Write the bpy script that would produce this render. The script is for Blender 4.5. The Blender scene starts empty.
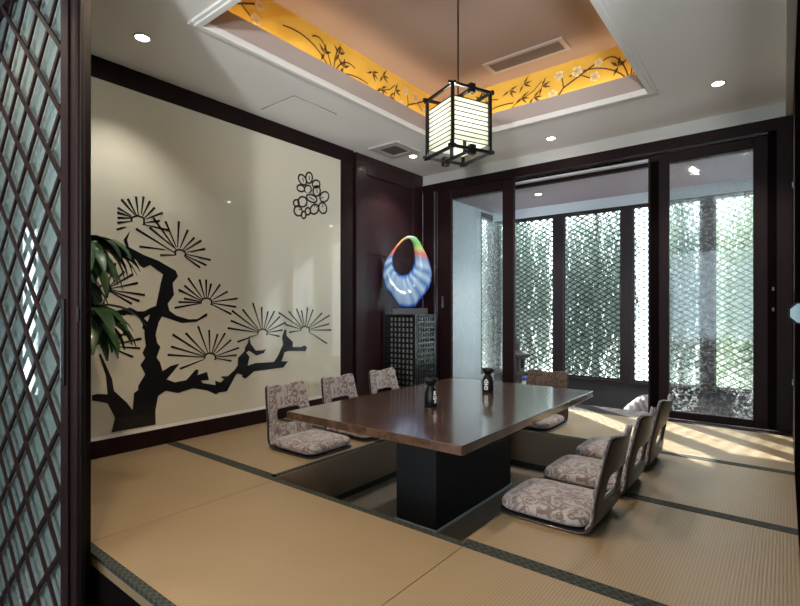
import bpy, bmesh, math, random
from mathutils import Vector, Matrix
random.seed(7)
SKY, SUN, DL, COVE, LANT, FILL, EXPO = 2.9, 21., 60., 1.1, 22., 245., 1.0
PINE={'trunk':[[1.53,1.56],[1.487,1.494],[1.501,1.451],[1.501,1.387],[1.571,1.358],[1.594,1.324],[1.625,1.304],[1.669,1.329],[1.764,1.266],[1.746,1.195],[1.712,1.03],[1.669,1.015],[1.627,0.991],[1.581,0.991],[1.53,1.018],[1.424,0.991],[1.384,1.008],[1.366,1.038],[1.365,1.085],[1.352,1.041],[1.356,1.014],[1.392,0.983],[1.428,0.97],[1.493,0.961],[1.506,0.969],[1.581,0.96],[1.619,0.892],[1.613,0.87],[1.629,0.855],[1.629,0.819],[1.638,0.739],[1.615,0.689],[1.634,0.652],[1.601,0.605],[1.634,0.533],[1.585,0.455],[1.585,0.426],[1.557,0.408],[1.547,0.288],[1.51,0.345],[1.424,0.442],[1.412,0.525],[1.384,0.597],[1.341,0.703],[1.33,0.7],[1.372,0.556],[1.384,0.422],[1.322,0.434],[1.289,0.429],[1.289,0.393],[1.322,0.385],[1.384,0.363],[1.432,0.252],[1.408,0.156],[1.709,0.155],[1.707,0.255],[1.727,0.363],[1.784,0.396],[1.879,0.365],[1.999,0.388],[2.122,0.352],[2.196,0.311],[2.221,0.324],[2.295,0.324],[2.377,0.451],[2.395,0.462],[2.444,0.444],[2.439,0.427],[2.475,0.41],[2.557,0.464],[2.839,0.467],[2.873,0.468],[2.931,0.521],[2.854,0.527],[2.889,0.606],[2.925,0.617],[3.112,0.605],[3.137,0.599],[3.162,0.636],[3.129,0.659],[3.087,0.645],[2.984,0.651],[2.988,0.698],[2.911,0.762],[2.911,0.814],[2.889,0.82],[2.861,0.746],[2.873,0.682],[2.811,0.576],[2.77,0.528],[2.576,0.535],[2.493,0.52],[2.512,0.593],[2.481,0.634],[2.506,0.648],[2.583,0.6],[2.661,0.617],[2.681,0.653],[2.648,0.642],[2.576,0.644],[2.525,0.706],[2.508,0.775],[2.498,0.719],[2.469,0.678],[2.463,0.648],[2.4,0.593],[2.395,0.529],[2.366,0.494],[2.301,0.448],[2.238,0.455],[2.267,0.426],[2.238,0.404],[2.187,0.425],[2.193,0.388],[2.079,0.418],[2.063,0.439],[2.133,0.436],[2.116,0.503],[2.036,0.486],[2.045,0.525],[2.021,0.532],[1.945,0.457],[1.855,0.45],[1.789,0.479],[1.89,0.588],[1.865,0.585],[1.817,0.575],[1.76,0.543],[1.742,0.61],[1.715,0.649],[1.744,0.725],[1.719,0.76],[1.709,0.816],[1.712,0.834],[1.731,0.907],[1.756,0.953],[1.894,0.904],[1.914,0.9],[2.026,0.906],[2.12,0.955],[2.113,0.976],[2.036,0.929],[1.965,0.927],[1.865,0.957],[1.812,0.995],[1.798,1.047],[1.846,1.114],[1.836,1.205],[1.878,1.258],[1.86,1.3],[1.727,1.366],[1.625,1.398],[1.522,1.446],[1.51,1.494]],'hole':[[1.625,0.942],[1.669,0.968],[1.651,0.913]],'clusters':[{'e':[[1.472,1.774],[1.514,1.786],[1.571,1.812],[1.623,1.821],[1.669,1.797],[1.703,1.755],[1.762,1.726],[1.74,1.662],[1.809,1.601],[1.449,1.711],[1.446,1.678],[1.446,1.641],[1.446,1.606],[1.441,1.558]],'s':[[1.564,1.679],[1.573,1.68],[1.586,1.682],[1.607,1.69],[1.614,1.675],[1.629,1.666],[1.634,1.657],[1.634,1.635],[1.616,1.619],[1.539,1.67],[1.539,1.661],[1.534,1.652],[1.543,1.631],[1.505,1.586]],'a':[[1.543,1.631],[1.537,1.655],[1.581,1.677],[1.625,1.665],[1.627,1.62]]},{'e':[[1.571,1.581],[1.594,1.456],[1.742,1.407],[1.692,1.678],[1.665,1.603],[1.782,1.665],[1.885,1.68],[1.956,1.624],[2.01,1.57],[2.068,1.552],[2.1,1.49],[2.149,1.404],[2.111,1.359],[2.057,1.337]],'s':[[1.85,1.437],[1.779,1.452],[1.86,1.419],[1.855,1.471],[1.865,1.462],[1.865,1.477],[1.875,1.478],[1.894,1.475],[1.914,1.462],[1.929,1.459],[1.949,1.448],[1.949,1.432],[1.939,1.421],[1.929,1.415]],'a':[[1.86,1.419],[1.855,1.449],[1.885,1.464],[1.919,1.458],[1.944,1.436],[1.929,1.415]]},{'e':[[1.958,1.249],[1.929,1.189],[1.883,1.155],[2.052,1.243],[2.109,1.245],[2.152,1.214],[2.232,1.21],[2.301,1.154],[2.395,1.098],[2.381,1.026],[2.336,0.966],[1.925,1.089],[1.883,1.061],[1.851,1.016]],'s':[[2.079,1.092],[2.068,1.084],[2.062,1.076],[2.096,1.099],[2.11,1.101],[2.124,1.1],[2.144,1.093],[2.16,1.08],[2.166,1.066],[2.166,1.055],[2.161,1.044],[2.058,1.067],[2.057,1.06],[2.058,1.053]],'a':[[2.066,1.051],[2.065,1.064],[2.071,1.078],[2.083,1.088],[2.101,1.094],[2.119,1.095],[2.137,1.09],[2.151,1.081],[2.158,1.068],[2.158,1.053],[2.15,1.04]]},{'e':[[1.836,0.815],[1.939,0.822],[2.04,0.873],[2.135,0.84],[2.21,0.804],[2.278,0.809],[2.334,0.75],[2.408,0.679],[2.386,0.619],[2.336,0.573],[1.824,0.724],[1.798,0.663],[1.894,0.549]],'s':[[2.097,0.641],[2.105,0.648],[2.124,0.656],[2.141,0.657],[2.16,0.654],[2.172,0.649],[2.186,0.64],[2.196,0.626],[2.199,0.616],[2.198,0.606],[2.091,0.631],[2.089,0.623],[2.092,0.606]],'a':[[2.097,0.611],[2.096,0.625],[2.102,0.638],[2.115,0.647],[2.132,0.652],[2.152,0.651],[2.17,0.644],[2.183,0.633],[2.191,0.62],[2.191,0.605],[2.183,0.593]]},{'e':[[2.342,0.995],[2.33,0.911],[2.301,0.85],[2.444,1.005],[2.547,1.061],[2.637,1.027],[2.706,0.988],[2.776,0.991],[2.837,0.94],[2.903,0.884],[2.867,0.815],[2.832,0.758],[2.395,0.729]],'s':[[2.601,0.82],[2.594,0.812],[2.59,0.803],[2.61,0.827],[2.63,0.834],[2.645,0.835],[2.662,0.833],[2.675,0.829],[2.69,0.821],[2.701,0.81],[2.706,0.799],[2.705,0.786],[2.593,0.785]],'a':[[2.599,0.789],[2.598,0.802],[2.604,0.815],[2.618,0.824],[2.636,0.829],[2.656,0.829],[2.675,0.823],[2.69,0.813],[2.698,0.8],[2.698,0.787],[2.689,0.774]]},{'e':[[2.822,0.977],[2.937,0.988],[3.03,1.014],[3.093,0.997],[3.168,1.024],[3.239,1.006],[3.356,0.971],[3.459,0.946],[3.453,0.859],[3.485,0.795],[3.424,0.66],[2.896,0.866],[2.943,0.791]],'s':[[3.084,0.83],[3.095,0.837],[3.113,0.843],[3.126,0.845],[3.144,0.845],[3.16,0.842],[3.181,0.833],[3.191,0.825],[3.199,0.814],[3.201,0.804],[3.191,0.784],[3.076,0.819],[3.075,0.803]],'a':[[3.084,0.8],[3.083,0.813],[3.09,0.825],[3.104,0.835],[3.124,0.84],[3.146,0.84],[3.167,0.834],[3.183,0.824],[3.191,0.811],[3.191,0.798],[3.182,0.785]]},{'e':[[1.289,1.221],[1.289,1.167],[1.29,1.115],[1.493,1.272],[1.551,1.256],[1.584,1.194],[1.632,1.109],[1.594,1.065],[1.543,1.043],[1.435,1.326],[1.337,1.298]],'s':[[1.337,1.165],[1.328,1.151],[1.327,1.129],[1.4,1.167],[1.406,1.16],[1.411,1.149],[1.411,1.136],[1.41,1.129],[1.407,1.123],[1.384,1.176],[1.359,1.176]],'a':[[1.332,1.13],[1.332,1.143],[1.336,1.156],[1.346,1.166],[1.36,1.172],[1.375,1.173],[1.389,1.168],[1.4,1.159],[1.405,1.147],[1.405,1.134],[1.399,1.122]]},{'e':[[1.514,0.852],[1.608,0.794],[1.599,0.724],[1.551,0.665],[1.295,0.812],[1.319,0.865]],'s':[[1.404,0.77],[1.41,0.758],[1.411,0.75],[1.408,0.74],[1.344,0.772],[1.357,0.782]],'a':[[1.345,0.749],[1.344,0.759],[1.348,0.769],[1.356,0.777],[1.368,0.781],[1.38,0.78],[1.392,0.776],[1.401,0.768],[1.405,0.757],[1.405,0.746],[1.4,0.737]]}],'petals':[[[3.142,2.277],[3.15,2.263],[3.154,2.248],[3.153,2.234],[3.147,2.221],[3.137,2.212],[3.123,2.207],[3.108,2.206],[3.092,2.21],[3.078,2.218],[3.066,2.23],[3.058,2.243],[3.054,2.258],[3.056,2.272],[3.061,2.284],[3.071,2.294],[3.085,2.299],[3.1,2.3],[3.115,2.296],[3.13,2.288]],[[3.229,2.298],[3.227,2.281],[3.221,2.265],[3.212,2.251],[3.2,2.241],[3.187,2.236],[3.174,2.236],[3.162,2.241],[3.153,2.251],[3.147,2.264],[3.145,2.28],[3.147,2.297],[3.153,2.313],[3.162,2.327],[3.174,2.337],[3.187,2.342],[3.2,2.342],[3.212,2.337],[3.221,2.328],[3.227,2.314]],[[3.321,2.237],[3.311,2.226],[3.298,2.217],[3.283,2.211],[3.267,2.208],[3.253,2.21],[3.241,2.215],[3.232,2.223],[3.228,2.233],[3.229,2.245],[3.235,2.257],[3.244,2.268],[3.257,2.277],[3.272,2.283],[3.288,2.286],[3.302,2.285],[3.315,2.28],[3.323,2.272],[3.327,2.261],[3.327,2.249]],[[3.126,2.156],[3.118,2.147],[3.106,2.14],[3.093,2.136],[3.078,2.135],[3.064,2.137],[3.052,2.142],[3.043,2.149],[3.038,2.158],[3.038,2.168],[3.042,2.177],[3.05,2.186],[3.061,2.193],[3.074,2.197],[3.089,2.198],[3.103,2.196],[3.115,2.192],[3.124,2.185],[3.129,2.176],[3.13,2.166]],[[3.215,2.182],[3.213,2.169],[3.207,2.157],[3.197,2.147],[3.185,2.139],[3.171,2.135],[3.158,2.134],[3.145,2.137],[3.136,2.144],[3.13,2.153],[3.128,2.165],[3.13,2.177],[3.136,2.189],[3.145,2.199],[3.158,2.207],[3.171,2.212],[3.185,2.213],[3.197,2.21],[3.207,2.203],[3.213,2.193]],[[3.333,2.188],[3.331,2.172],[3.324,2.157],[3.313,2.143],[3.3,2.134],[3.285,2.128],[3.27,2.128],[3.257,2.133],[3.247,2.142],[3.24,2.155],[3.238,2.17],[3.24,2.186],[3.247,2.201],[3.257,2.215],[3.27,2.224],[3.285,2.23],[3.3,2.23],[3.313,2.226],[3.324,2.216],[3.331,2.204]],[[3.441,2.132],[3.429,2.115],[3.413,2.102],[3.394,2.092],[3.375,2.087],[3.357,2.087],[3.343,2.092],[3.333,2.102],[3.328,2.116],[3.329,2.132],[3.335,2.149],[3.347,2.165],[3.363,2.179],[3.381,2.189],[3.4,2.194],[3.418,2.195],[3.433,2.189],[3.444,2.179],[3.449,2.165],[3.448,2.149]],[[3.285,2.079],[3.275,2.07],[3.26,2.062],[3.241,2.058],[3.22,2.057],[3.2,2.06],[3.181,2.066],[3.167,2.075],[3.157,2.086],[3.154,2.097],[3.158,2.108],[3.167,2.118],[3.182,2.125],[3.2,2.13],[3.221,2.13],[3.242,2.128],[3.261,2.122],[3.276,2.113],[3.285,2.102],[3.289,2.091]],[[3.303,1.985],[3.292,1.97],[3.277,1.958],[3.261,1.948],[3.244,1.944],[3.228,1.944],[3.215,1.95],[3.206,1.959],[3.202,1.972],[3.203,1.987],[3.21,2.003],[3.22,2.018],[3.235,2.031],[3.251,2.04],[3.268,2.045],[3.284,2.045],[3.297,2.04],[3.307,2.03],[3.311,2.017],[3.31,2.002]],[[3.418,2.04],[3.42,2.023],[3.417,2.006],[3.409,1.991],[3.396,1.979],[3.381,1.972],[3.364,1.969],[3.347,1.972],[3.332,1.98],[3.321,1.991],[3.313,2.006],[3.311,2.023],[3.314,2.039],[3.323,2.054],[3.335,2.066],[3.35,2.074],[3.367,2.077],[3.384,2.074],[3.399,2.067],[3.411,2.055]],[[3.16,2.051],[3.157,2.035],[3.149,2.02],[3.137,2.007],[3.121,1.997],[3.104,1.992],[3.087,1.992],[3.072,1.996],[3.06,2.005],[3.052,2.017],[3.049,2.032],[3.052,2.047],[3.06,2.062],[3.072,2.075],[3.087,2.085],[3.104,2.09],[3.121,2.091],[3.137,2.087],[3.149,2.078],[3.157,2.066]],[[3.062,2.022],[3.061,2.012],[3.056,2.002],[3.048,1.994],[3.039,1.988],[3.028,1.985],[3.018,1.985],[3.008,1.988],[3.001,1.993],[2.996,2.001],[2.995,2.01],[2.996,2.02],[3.001,2.03],[3.008,2.038],[3.018,2.044],[3.028,2.048],[3.039,2.048],[3.048,2.045],[3.056,2.04],[3.061,2.032]],[[3.097,1.963],[3.101,1.95],[3.1,1.935],[3.095,1.922],[3.085,1.91],[3.072,1.902],[3.057,1.898],[3.041,1.898],[3.027,1.903],[3.015,1.911],[3.006,1.923],[3.002,1.937],[3.003,1.951],[3.008,1.964],[3.018,1.976],[3.031,1.984],[3.046,1.988],[3.061,1.988],[3.076,1.984],[3.088,1.975]],[[3.148,1.921],[3.147,1.91],[3.143,1.9],[3.136,1.892],[3.128,1.886],[3.119,1.883],[3.11,1.883],[3.102,1.887],[3.096,1.893],[3.092,1.902],[3.091,1.912],[3.092,1.923],[3.096,1.933],[3.102,1.941],[3.11,1.947],[3.119,1.95],[3.128,1.95],[3.136,1.946],[3.143,1.94],[3.147,1.931]],[[3.205,1.966],[3.203,1.955],[3.198,1.944],[3.191,1.935],[3.181,1.929],[3.171,1.925],[3.161,1.925],[3.152,1.929],[3.144,1.936],[3.139,1.945],[3.138,1.955],[3.139,1.966],[3.144,1.977],[3.152,1.986],[3.161,1.992],[3.171,1.996],[3.181,1.996],[3.191,1.992],[3.198,1.986],[3.203,1.977]]],'strokes':[[[3.104,2.271],[3.119,2.231]],[[3.189,2.306],[3.191,2.266]],[[3.288,2.196],[3.292,2.156]],[[3.376,2.134],[3.332,2.11]],[[3.192,2.101],[3.261,2.081]],[[3.267,2.041],[3.251,2.014]],[[3.294,2.042],[3.281,2.015]],[[3.371,2.059],[3.354,2.027]],[[3.058,1.958],[3.104,1.974]],[[3.15,2.041],[3.161,2.007]]],'bcen':[3.312,2.094]}
PI = math.pi
S = bpy.context.scene
COL = S.collection

# ------------------------------------------------------------ materials
def nodes(name):
    m = bpy.data.materials.new(name); m.use_nodes = True
    nt = m.node_tree
    return m, nt, nt.nodes['Principled BSDF']
def mat(name, c, rough=.5, metal=0., coat=0., spec=.5, trans=0., ior=1.45, coatr=.05):
    m, nt, b = nodes(name)
    b.inputs['Base Color'].default_value = (*c, 1)
    b.inputs['Roughness'].default_value = rough
    b.inputs['Metallic'].default_value = metal
    b.inputs['Coat Weight'].default_value = coat
    b.inputs['Coat Roughness'].default_value = coatr
    b.inputs['Specular IOR Level'].default_value = spec
    b.inputs['Transmission Weight'].default_value = trans
    b.inputs['IOR'].default_value = ior
    return m
def N(nt, t, **kw):
    n = nt.nodes.new(t)
    for k, v in kw.items():
        if k in n.inputs: n.inputs[k].default_value = v
        else: setattr(n, k, v)
    return n
def ramp(nt, fac, stops):
    r = nt.nodes.new('ShaderNodeValToRGB')
    e = r.color_ramp.elements
    while len(e) < len(stops): e.new(.5)
    for i, (p, c) in enumerate(stops):
        e[i].position = p; e[i].color = (*c, 1)
    nt.links.new(fac, r.inputs[0])
    return r.outputs[0]
def coords(nt, scale=(1, 1, 1), rot=(0, 0, 0)):
    t = nt.nodes.new('ShaderNodeTexCoord'); mp = nt.nodes.new('ShaderNodeMapping')
    mp.inputs['Scale'].default_value = scale; mp.inputs['Rotation'].default_value = rot
    nt.links.new(t.outputs['Object'], mp.inputs[0])
    return mp.outputs[0]
def bump(nt, b, h, strength=.3, dist=.01):
    n = nt.nodes.new('ShaderNodeBump'); n.inputs['Strength'].default_value = strength
    n.inputs['Distance'].default_value = dist
    nt.links.new(h, n.inputs['Height']); nt.links.new(n.outputs[0], b.inputs['Normal'])
    return n
def wood(name, c1, c2, scale, rough, coat=0, axis=(1, 1, 1), bstr=.05, spec=.5):
    m, nt, b = nodes(name)
    v = coords(nt, axis)
    n = N(nt, 'ShaderNodeTexNoise', Scale=scale, Detail=6., Roughness=.6, Distortion=.4)
    nt.links.new(v, n.inputs['Vector'])
    nt.links.new(ramp(nt, n.outputs[0], [(.3, c1), (.7, c2)]), b.inputs['Base Color'])
    b.inputs['Roughness'].default_value = rough; b.inputs['Coat Weight'].default_value = coat
    b.inputs['Specular IOR Level'].default_value = spec
    b.inputs['Coat Roughness'].default_value = .10
    bump(nt, b, n.outputs[0], bstr, .003)
    return m
def tatami(name, c1, c2, px, py):
    m, nt, b = nodes(name)
    v = coords(nt)
    wx = N(nt, 'ShaderNodeTexWave', wave_type='BANDS', bands_direction='X', Scale=.314 / px, Distortion=.3)
    wy = N(nt, 'ShaderNodeTexWave', wave_type='BANDS', bands_direction='Y', Scale=.314 / py, Distortion=.3)
    ns = N(nt, 'ShaderNodeTexNoise', Scale=2.2, Detail=5.)
    for w in (wx, wy, ns): nt.links.new(v, w.inputs['Vector'])
    mu = N(nt, 'ShaderNodeMath', operation='MULTIPLY')
    nt.links.new(wx.outputs[1], mu.inputs[0]); nt.links.new(wy.outputs[1], mu.inputs[1])
    ad = N(nt, 'ShaderNodeMath', operation='MULTIPLY_ADD')
    nt.links.new(ns.outputs[0], ad.inputs[0]); ad.inputs[1].default_value = .35
    nt.links.new(mu.outputs[0], ad.inputs[2])
    nt.links.new(ramp(nt, ad.outputs[0], [(.12, c1), (.75, c2)]), b.inputs['Base Color'])
    b.inputs['Roughness'].default_value = .42
    b.inputs['Specular IOR Level'].default_value = .8
    bump(nt, b, mu.outputs[0], .35, .002)
    return m
def fabric(name, c1, c2, scale):
    m, nt, b = nodes(name)
    v = coords(nt)
    w = N(nt, 'ShaderNodeTexNoise', Scale=scale, Detail=2., Distortion=2.2)
    w2 = N(nt, 'ShaderNodeTexVoronoi', Scale=scale * .55, feature='SMOOTH_F1')
    nt.links.new(v, w.inputs['Vector']); nt.links.new(v, w2.inputs['Vector'])
    mx = N(nt, 'ShaderNodeMath', operation='MULTIPLY_ADD')
    nt.links.new(w2.outputs[0], mx.inputs[0]); mx.inputs[1].default_value = .35
    nt.links.new(w.outputs[0], mx.inputs[2])
    nt.links.new(ramp(nt, mx.outputs[0], [(.56, c1), (.64, c2), (.70, c2), (.76, c1)]), b.inputs['Base Color'])
    b.inputs['Roughness'].default_value = .75
    b.inputs['Sheen Weight'].default_value = .3
    bump(nt, b, mx.outputs[0], .2, .004)
    return m
def band_mat():
    m, nt, b = nodes('border_cloth')
    v = coords(nt)
    w = N(nt, 'ShaderNodeTexChecker', Scale=55.)
    nt.links.new(v, w.inputs['Vector'])
    n = N(nt, 'ShaderNodeTexNoise', Scale=60., Detail=2.)
    nt.links.new(v, n.inputs['Vector'])
    mx = N(nt, 'ShaderNodeMath', operation='MULTIPLY')
    nt.links.new(w.outputs['Fac'], mx.inputs[0]); nt.links.new(n.outputs[0], mx.inputs[1])
    nt.links.new(ramp(nt, mx.outputs[0], [(.2, (.008, .011, .009)), (.6, (.040, .048, .036))]), b.inputs['Base Color'])
    b.inputs['Roughness'].default_value = .8
    return m
def rim(nt):
    l = N(nt, 'ShaderNodeLayerWeight', Blend=.5)
    p = N(nt, 'ShaderNodeMath', operation='POWER'); p.inputs[1].default_value = 5.
    nt.links.new(l.outputs['Facing'], p.inputs[0])
    q = N(nt, 'ShaderNodeMath', operation='MULTIPLY_ADD'); q.inputs[1].default_value = .7; q.inputs[2].default_value = .03
    nt.links.new(p.outputs[0], q.inputs[0])
    return q.outputs[0]
def clear_glass(name, tint, refl=.06):
    m, nt, b = nodes(name)
    nt.nodes.remove(b)
    o = nt.nodes['Material Output']
    t = N(nt, 'ShaderNodeBsdfTransparent', Color=(*tint, 1)); g = N(nt, 'ShaderNodeBsdfGlossy', Roughness=.02)
    f = rim(nt)
    mx = nt.nodes.new('ShaderNodeMixShader')
    nt.links.new(f, mx.inputs[0]); nt.links.new(t.outputs[0], mx.inputs[1]); nt.links.new(g.outputs[0], mx.inputs[2])
    nt.links.new(mx.outputs[0], o.inputs[0])
    return m
def figured_glass(name):
    """clear pane with a worm-like moulded relief that bends what is behind it"""
    m, nt, b = nodes(name)
    nt.nodes.remove(b)
    o = nt.nodes['Material Output']
    v = coords(nt)
    n1 = N(nt, 'ShaderNodeTexNoise', Scale=52., Detail=0., Distortion=2.0)
    n2 = N(nt, 'ShaderNodeTexNoise', Scale=34., Detail=0.)
    nt.links.new(v, n1.inputs['Vector']); nt.links.new(v, n2.inputs['Vector'])
    worm = ramp(nt, n1.outputs[0], [(.482, (0, 0, 0)), (.50, (1, 1, 1)), (.518, (0, 0, 0))])
    gap = ramp(nt, n2.outputs[0], [(.46, (0, 0, 0)), (.52, (1, 1, 1))])
    mk = N(nt, 'ShaderNodeMath', operation='MULTIPLY'); nt.links.new(worm, mk.inputs[0]); nt.links.new(gap, mk.inputs[1])
    mk2 = N(nt, 'ShaderNodeMath', operation='MULTIPLY'); nt.links.new(mk.outputs[0], mk2.inputs[0]); mk2.inputs[1].default_value = .75
    bp = N(nt, 'ShaderNodeBump', Strength=.6, Distance=.004)
    nt.links.new(n1.outputs[0], bp.inputs['Height'])
    rf = N(nt, 'ShaderNodeBsdfRefraction', Color=(.95, .985, .99, 1), Roughness=.0, IOR=1.1)
    nt.links.new(bp.outputs[0], rf.inputs['Normal'])
    t = N(nt, 'ShaderNodeBsdfTransparent', Color=(.95, .985, .99, 1))
    tl = N(nt, 'ShaderNodeBsdfTranslucent', Color=(.92, .97, 1., 1))
    g = N(nt, 'ShaderNodeBsdfGlossy', Roughness=.05)
    m1 = nt.nodes.new('ShaderNodeMixShader'); m1.inputs[0].default_value = .16
    nt.links.new(rf.outputs[0], m1.inputs[2]); nt.links.new(t.outputs[0], m1.inputs[1])
    m3 = nt.nodes.new('ShaderNodeMixShader')
    nt.links.new(mk2.outputs[0], m3.inputs[0]); nt.links.new(m1.outputs[0], m3.inputs[1]); nt.links.new(tl.outputs[0], m3.inputs[2])
    f = rim(nt)
    m2 = nt.nodes.new('ShaderNodeMixShader')
    nt.links.new(f, m2.inputs[0]); nt.links.new(m3.outputs[0], m2.inputs[1]); nt.links.new(g.outputs[0], m2.inputs[2])
    nt.links.new(m2.outputs[0], o.inputs[0])
    return m
def emit(name, c, s):
    m, nt, b = nodes(name)
    b.inputs['Base Color'].default_value = (*c, 1)
    b.inputs['Emission Color'].default_value = (*c, 1); b.inputs['Emission Strength'].default_value = s
    return m
def shade_mat():
    m, nt, b = nodes('lamp_paper')
    nt.nodes.remove(b); o = nt.nodes['Material Output']
    d = N(nt, 'ShaderNodeBsdfDiffuse', Color=(.74, .76, .69, 1)); t = N(nt, 'ShaderNodeBsdfTranslucent', Color=(.86, .89, .79, 1))
    mx = nt.nodes.new('ShaderNodeMixShader'); mx.inputs[0].default_value = .72
    nt.links.new(d.outputs[0], mx.inputs[1]); nt.links.new(t.outputs[0], mx.inputs[2])
    tp = N(nt, 'ShaderNodeBsdfTransparent', Color=(1., .97, .88, 1)); m3 = nt.nodes.new('ShaderNodeMixShader'); m3.inputs[0].default_value = .07
    nt.links.new(mx.outputs[0], m3.inputs[1]); nt.links.new(tp.outputs[0], m3.inputs[2])
    nt.links.new(m3.outputs[0], o.inputs[0])
    return m
def vcol_glass():
    m, nt, b = nodes('art_glass')
    a = nt.nodes.new('ShaderNodeVertexColor'); a.layer_name = 'Col'
    nt.links.new(a.outputs[0], b.inputs['Base Color'])
    b.inputs['Roughness'].default_value = .08; b.inputs['Coat Weight'].default_value = .6
    return m
def frosted():
    m, nt, b = nodes('frosted_glass')
    v = coords(nt)
    n = N(nt, 'ShaderNodeTexNoise', Scale=90., Detail=2.)
    nt.links.new(v, n.inputs['Vector'])
    nt.links.new(ramp(nt, n.outputs[0], [(.3, (.15, .20, .19)), (.7, (.20, .26, .245))]), b.inputs['Base Color'])
    b.inputs['Roughness'].default_value = .5
    b.inputs['Coat Weight'].default_value = 1.; b.inputs['Coat Roughness'].default_value = .015
    return m

M = {}
M['mahog'] = wood('mahogany', (.0085, .0018, .0025), (.013, .0027, .0037), 3., .56, 0, (6, 6, .6), .02, .2)
M['panelw'] = wood('mahogany_panel', (.017, .0045, .006), (.024, .0065, .0085), 3., .40, .05, (8, 8, .5), .02, .4)
M['dark'] = mat('dark_stain', (.006, .004, .004), .9, spec=0.)
M['black'] = mat('black_lacquer', (.003, .003, .0035), .4, spec=.3)
M['walnut'] = wood('walnut', (.034, .0175, .011), (.098, .050, .030), 3.2, .25, 1., (5.5, .5, 5.5), .03)
M['walnut_edge'] = wood('walnut_edge', (.10, .05, .03), (.19, .095, .055), 4., .4, .2, (5, .5, 9), .03)
M['granite'] = mat('black_granite', (.014, .014, .015), .55, spec=.35)
M['paint'] = mat('ceiling_paint', (.87, .86, .845), .8)
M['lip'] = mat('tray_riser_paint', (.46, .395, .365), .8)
M['cream'] = mat('cornice_paint', (.56, .545, .51), .6)
M['trim'] = mat('moulding_paint', (.84, .84, .81), .5)
M['white'] = mat('wall_paint', (.68, .77, .83), .8)
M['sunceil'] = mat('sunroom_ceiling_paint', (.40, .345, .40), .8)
M['lacquer'] = mat('cream_lacquer', (.66, .63, .51), .5, coat=.8, coatr=.035)
M['ink'] = mat('black_paint', (.006, .006, .008), .3, coat=.4)
M['tat'] = tatami('tatami_rush', (.21, .14, .074), (.345, .26, .150), .012, .009)
M['tatdark'] = tatami('pit_matting', (.17, .13, .09), (.28, .22, .16), .012, .009)
M['lining'] = mat('pit_lining', (.19, .14, .095), .6)
M['band'] = band_mat()
M['bluetrim'] = mat('pale_blue_braid', (.62, .76, .84), .6)
M['fab'] = fabric('jacquard', (.32, .28, .265), (.135, .088, .078), 13.)
M['fabbacklit'] = fabric('backlit_jacquard', (.11, .062, .038), (.045, .022, .014), 13.)  # jacquard darkened to brown, standing for the backlit side of the far chair
M['shell'] = mat('chair_plywood', (.017, .0145, .0145), .36, spec=.4)
M['shelledge'] = mat('chair_dark', (.02, .012, .011), .35, coat=.2)
M['clear'] = clear_glass('clear_glass', (.95, .98, .98))
M['fig'] = figured_glass('figured_glass')
M['frost'] = frosted()
M['lat'] = mat('dark_lattice', (.02, .016, .018), .45)
M['winframe'] = mat('window_frame_wood', (.022, .015, .019), .4, coat=.15)
M['steel'] = mat('brushed_steel', (.45, .45, .47), .3, metal=1)
M['pale'] = mat('pale_track', (.70, .72, .76), .35)
M['gold'] = None
M['leaf'] = mat('leaf', (.016, .055, .016), .4, coat=.1)
def foliage(name, c1, c2):
    m, nt, b = nodes(name); nt.nodes.remove(b); o = nt.nodes['Material Output']
    d = N(nt, 'ShaderNodeBsdfDiffuse', Color=(*c1, 1)); t = N(nt, 'ShaderNodeBsdfTranslucent', Color=(*c2, 1))
    mx = nt.nodes.new('ShaderNodeMixShader'); mx.inputs[0].default_value = .45
    nt.links.new(d.outputs[0], mx.inputs[1]); nt.links.new(t.outputs[0], mx.inputs[2]); nt.links.new(mx.outputs[0], o.inputs[0])
    return m
M['leaf2'] = foliage('willow_leaf', (.17, .215, .185), (.25, .30, .26))
M['leaf3'] = foliage('bamboo_leaf', (.23, .27, .20), (.32, .37, .27))
M['bark'] = mat('bark', (.10, .08, .06), .9)
M['stone'] = mat('weathered_stone', (.075, .07, .075), .9)
M['rock'] = None
M['clay'] = mat('terracotta', (.32, .13, .08), .8)
M['soil'] = mat('soil', (.03, .02, .015), 1)
M['corrfloor'] = mat('corridor_tiles', (.10, .09, .085), .25)
M['corrwall'] = mat('corridor_paint', (.26, .24, .22), .8)
M['sunfloor'] = wood('sunroom_boards', (.17, .10, .06), (.27, .17, .10), 4., .4, .2, (.6, 6, 6), .03)
M['grey_panel'] = mat('slate_panel', (.045, .05, .062), .6)
M['bulb'] = emit('lamp_glow', (1., .93, .82), 22.)
M['bulbhot'] = emit('bulb_glow', (1., .95, .85), 30.)
M['paper'] = shade_mat()
M['plaster_orange'] = mat('tray_paint', (.29, .21, .175), .8)
M['art'] = vcol_glass()
M['standpaper'] = mat('stand_lining', (.30, .29, .27), .7)
M['standlit'] = mat('stand_lacquer', (.006, .006, .007), .3, coat=.5)
M['paleblue'] = mat('pale_blue_glaze', (.42, .60, .68), .2, coat=.5)
M['glyph'] = mat('white_glaze', (.75, .74, .7), .5)
M['white_china'] = mat('white_china', (.7, .74, .8), .3)
M['blue_china'] = mat('blue_china', (.05, .12, .35), .3)
M['grass'] = mat('gravel_ground', (.45, .45, .42), 1)
M['fr_ink'] = mat('brown_ink', (.10, .045, .015), .6)
M['fr_white'] = mat('white_ink', (.85, .66, .38), .6)
M['grille'] = mat('vent_metal', (.36, .30, .27), .6)
M['grillew'] = mat('vent_white', (.50, .49, .47), .6)
M['grilled'] = mat('vent_slats', (.15, .105, .085), .6)
M['ventdark'] = mat('vent_shadow', (.10, .085, .075), .8)
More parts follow.
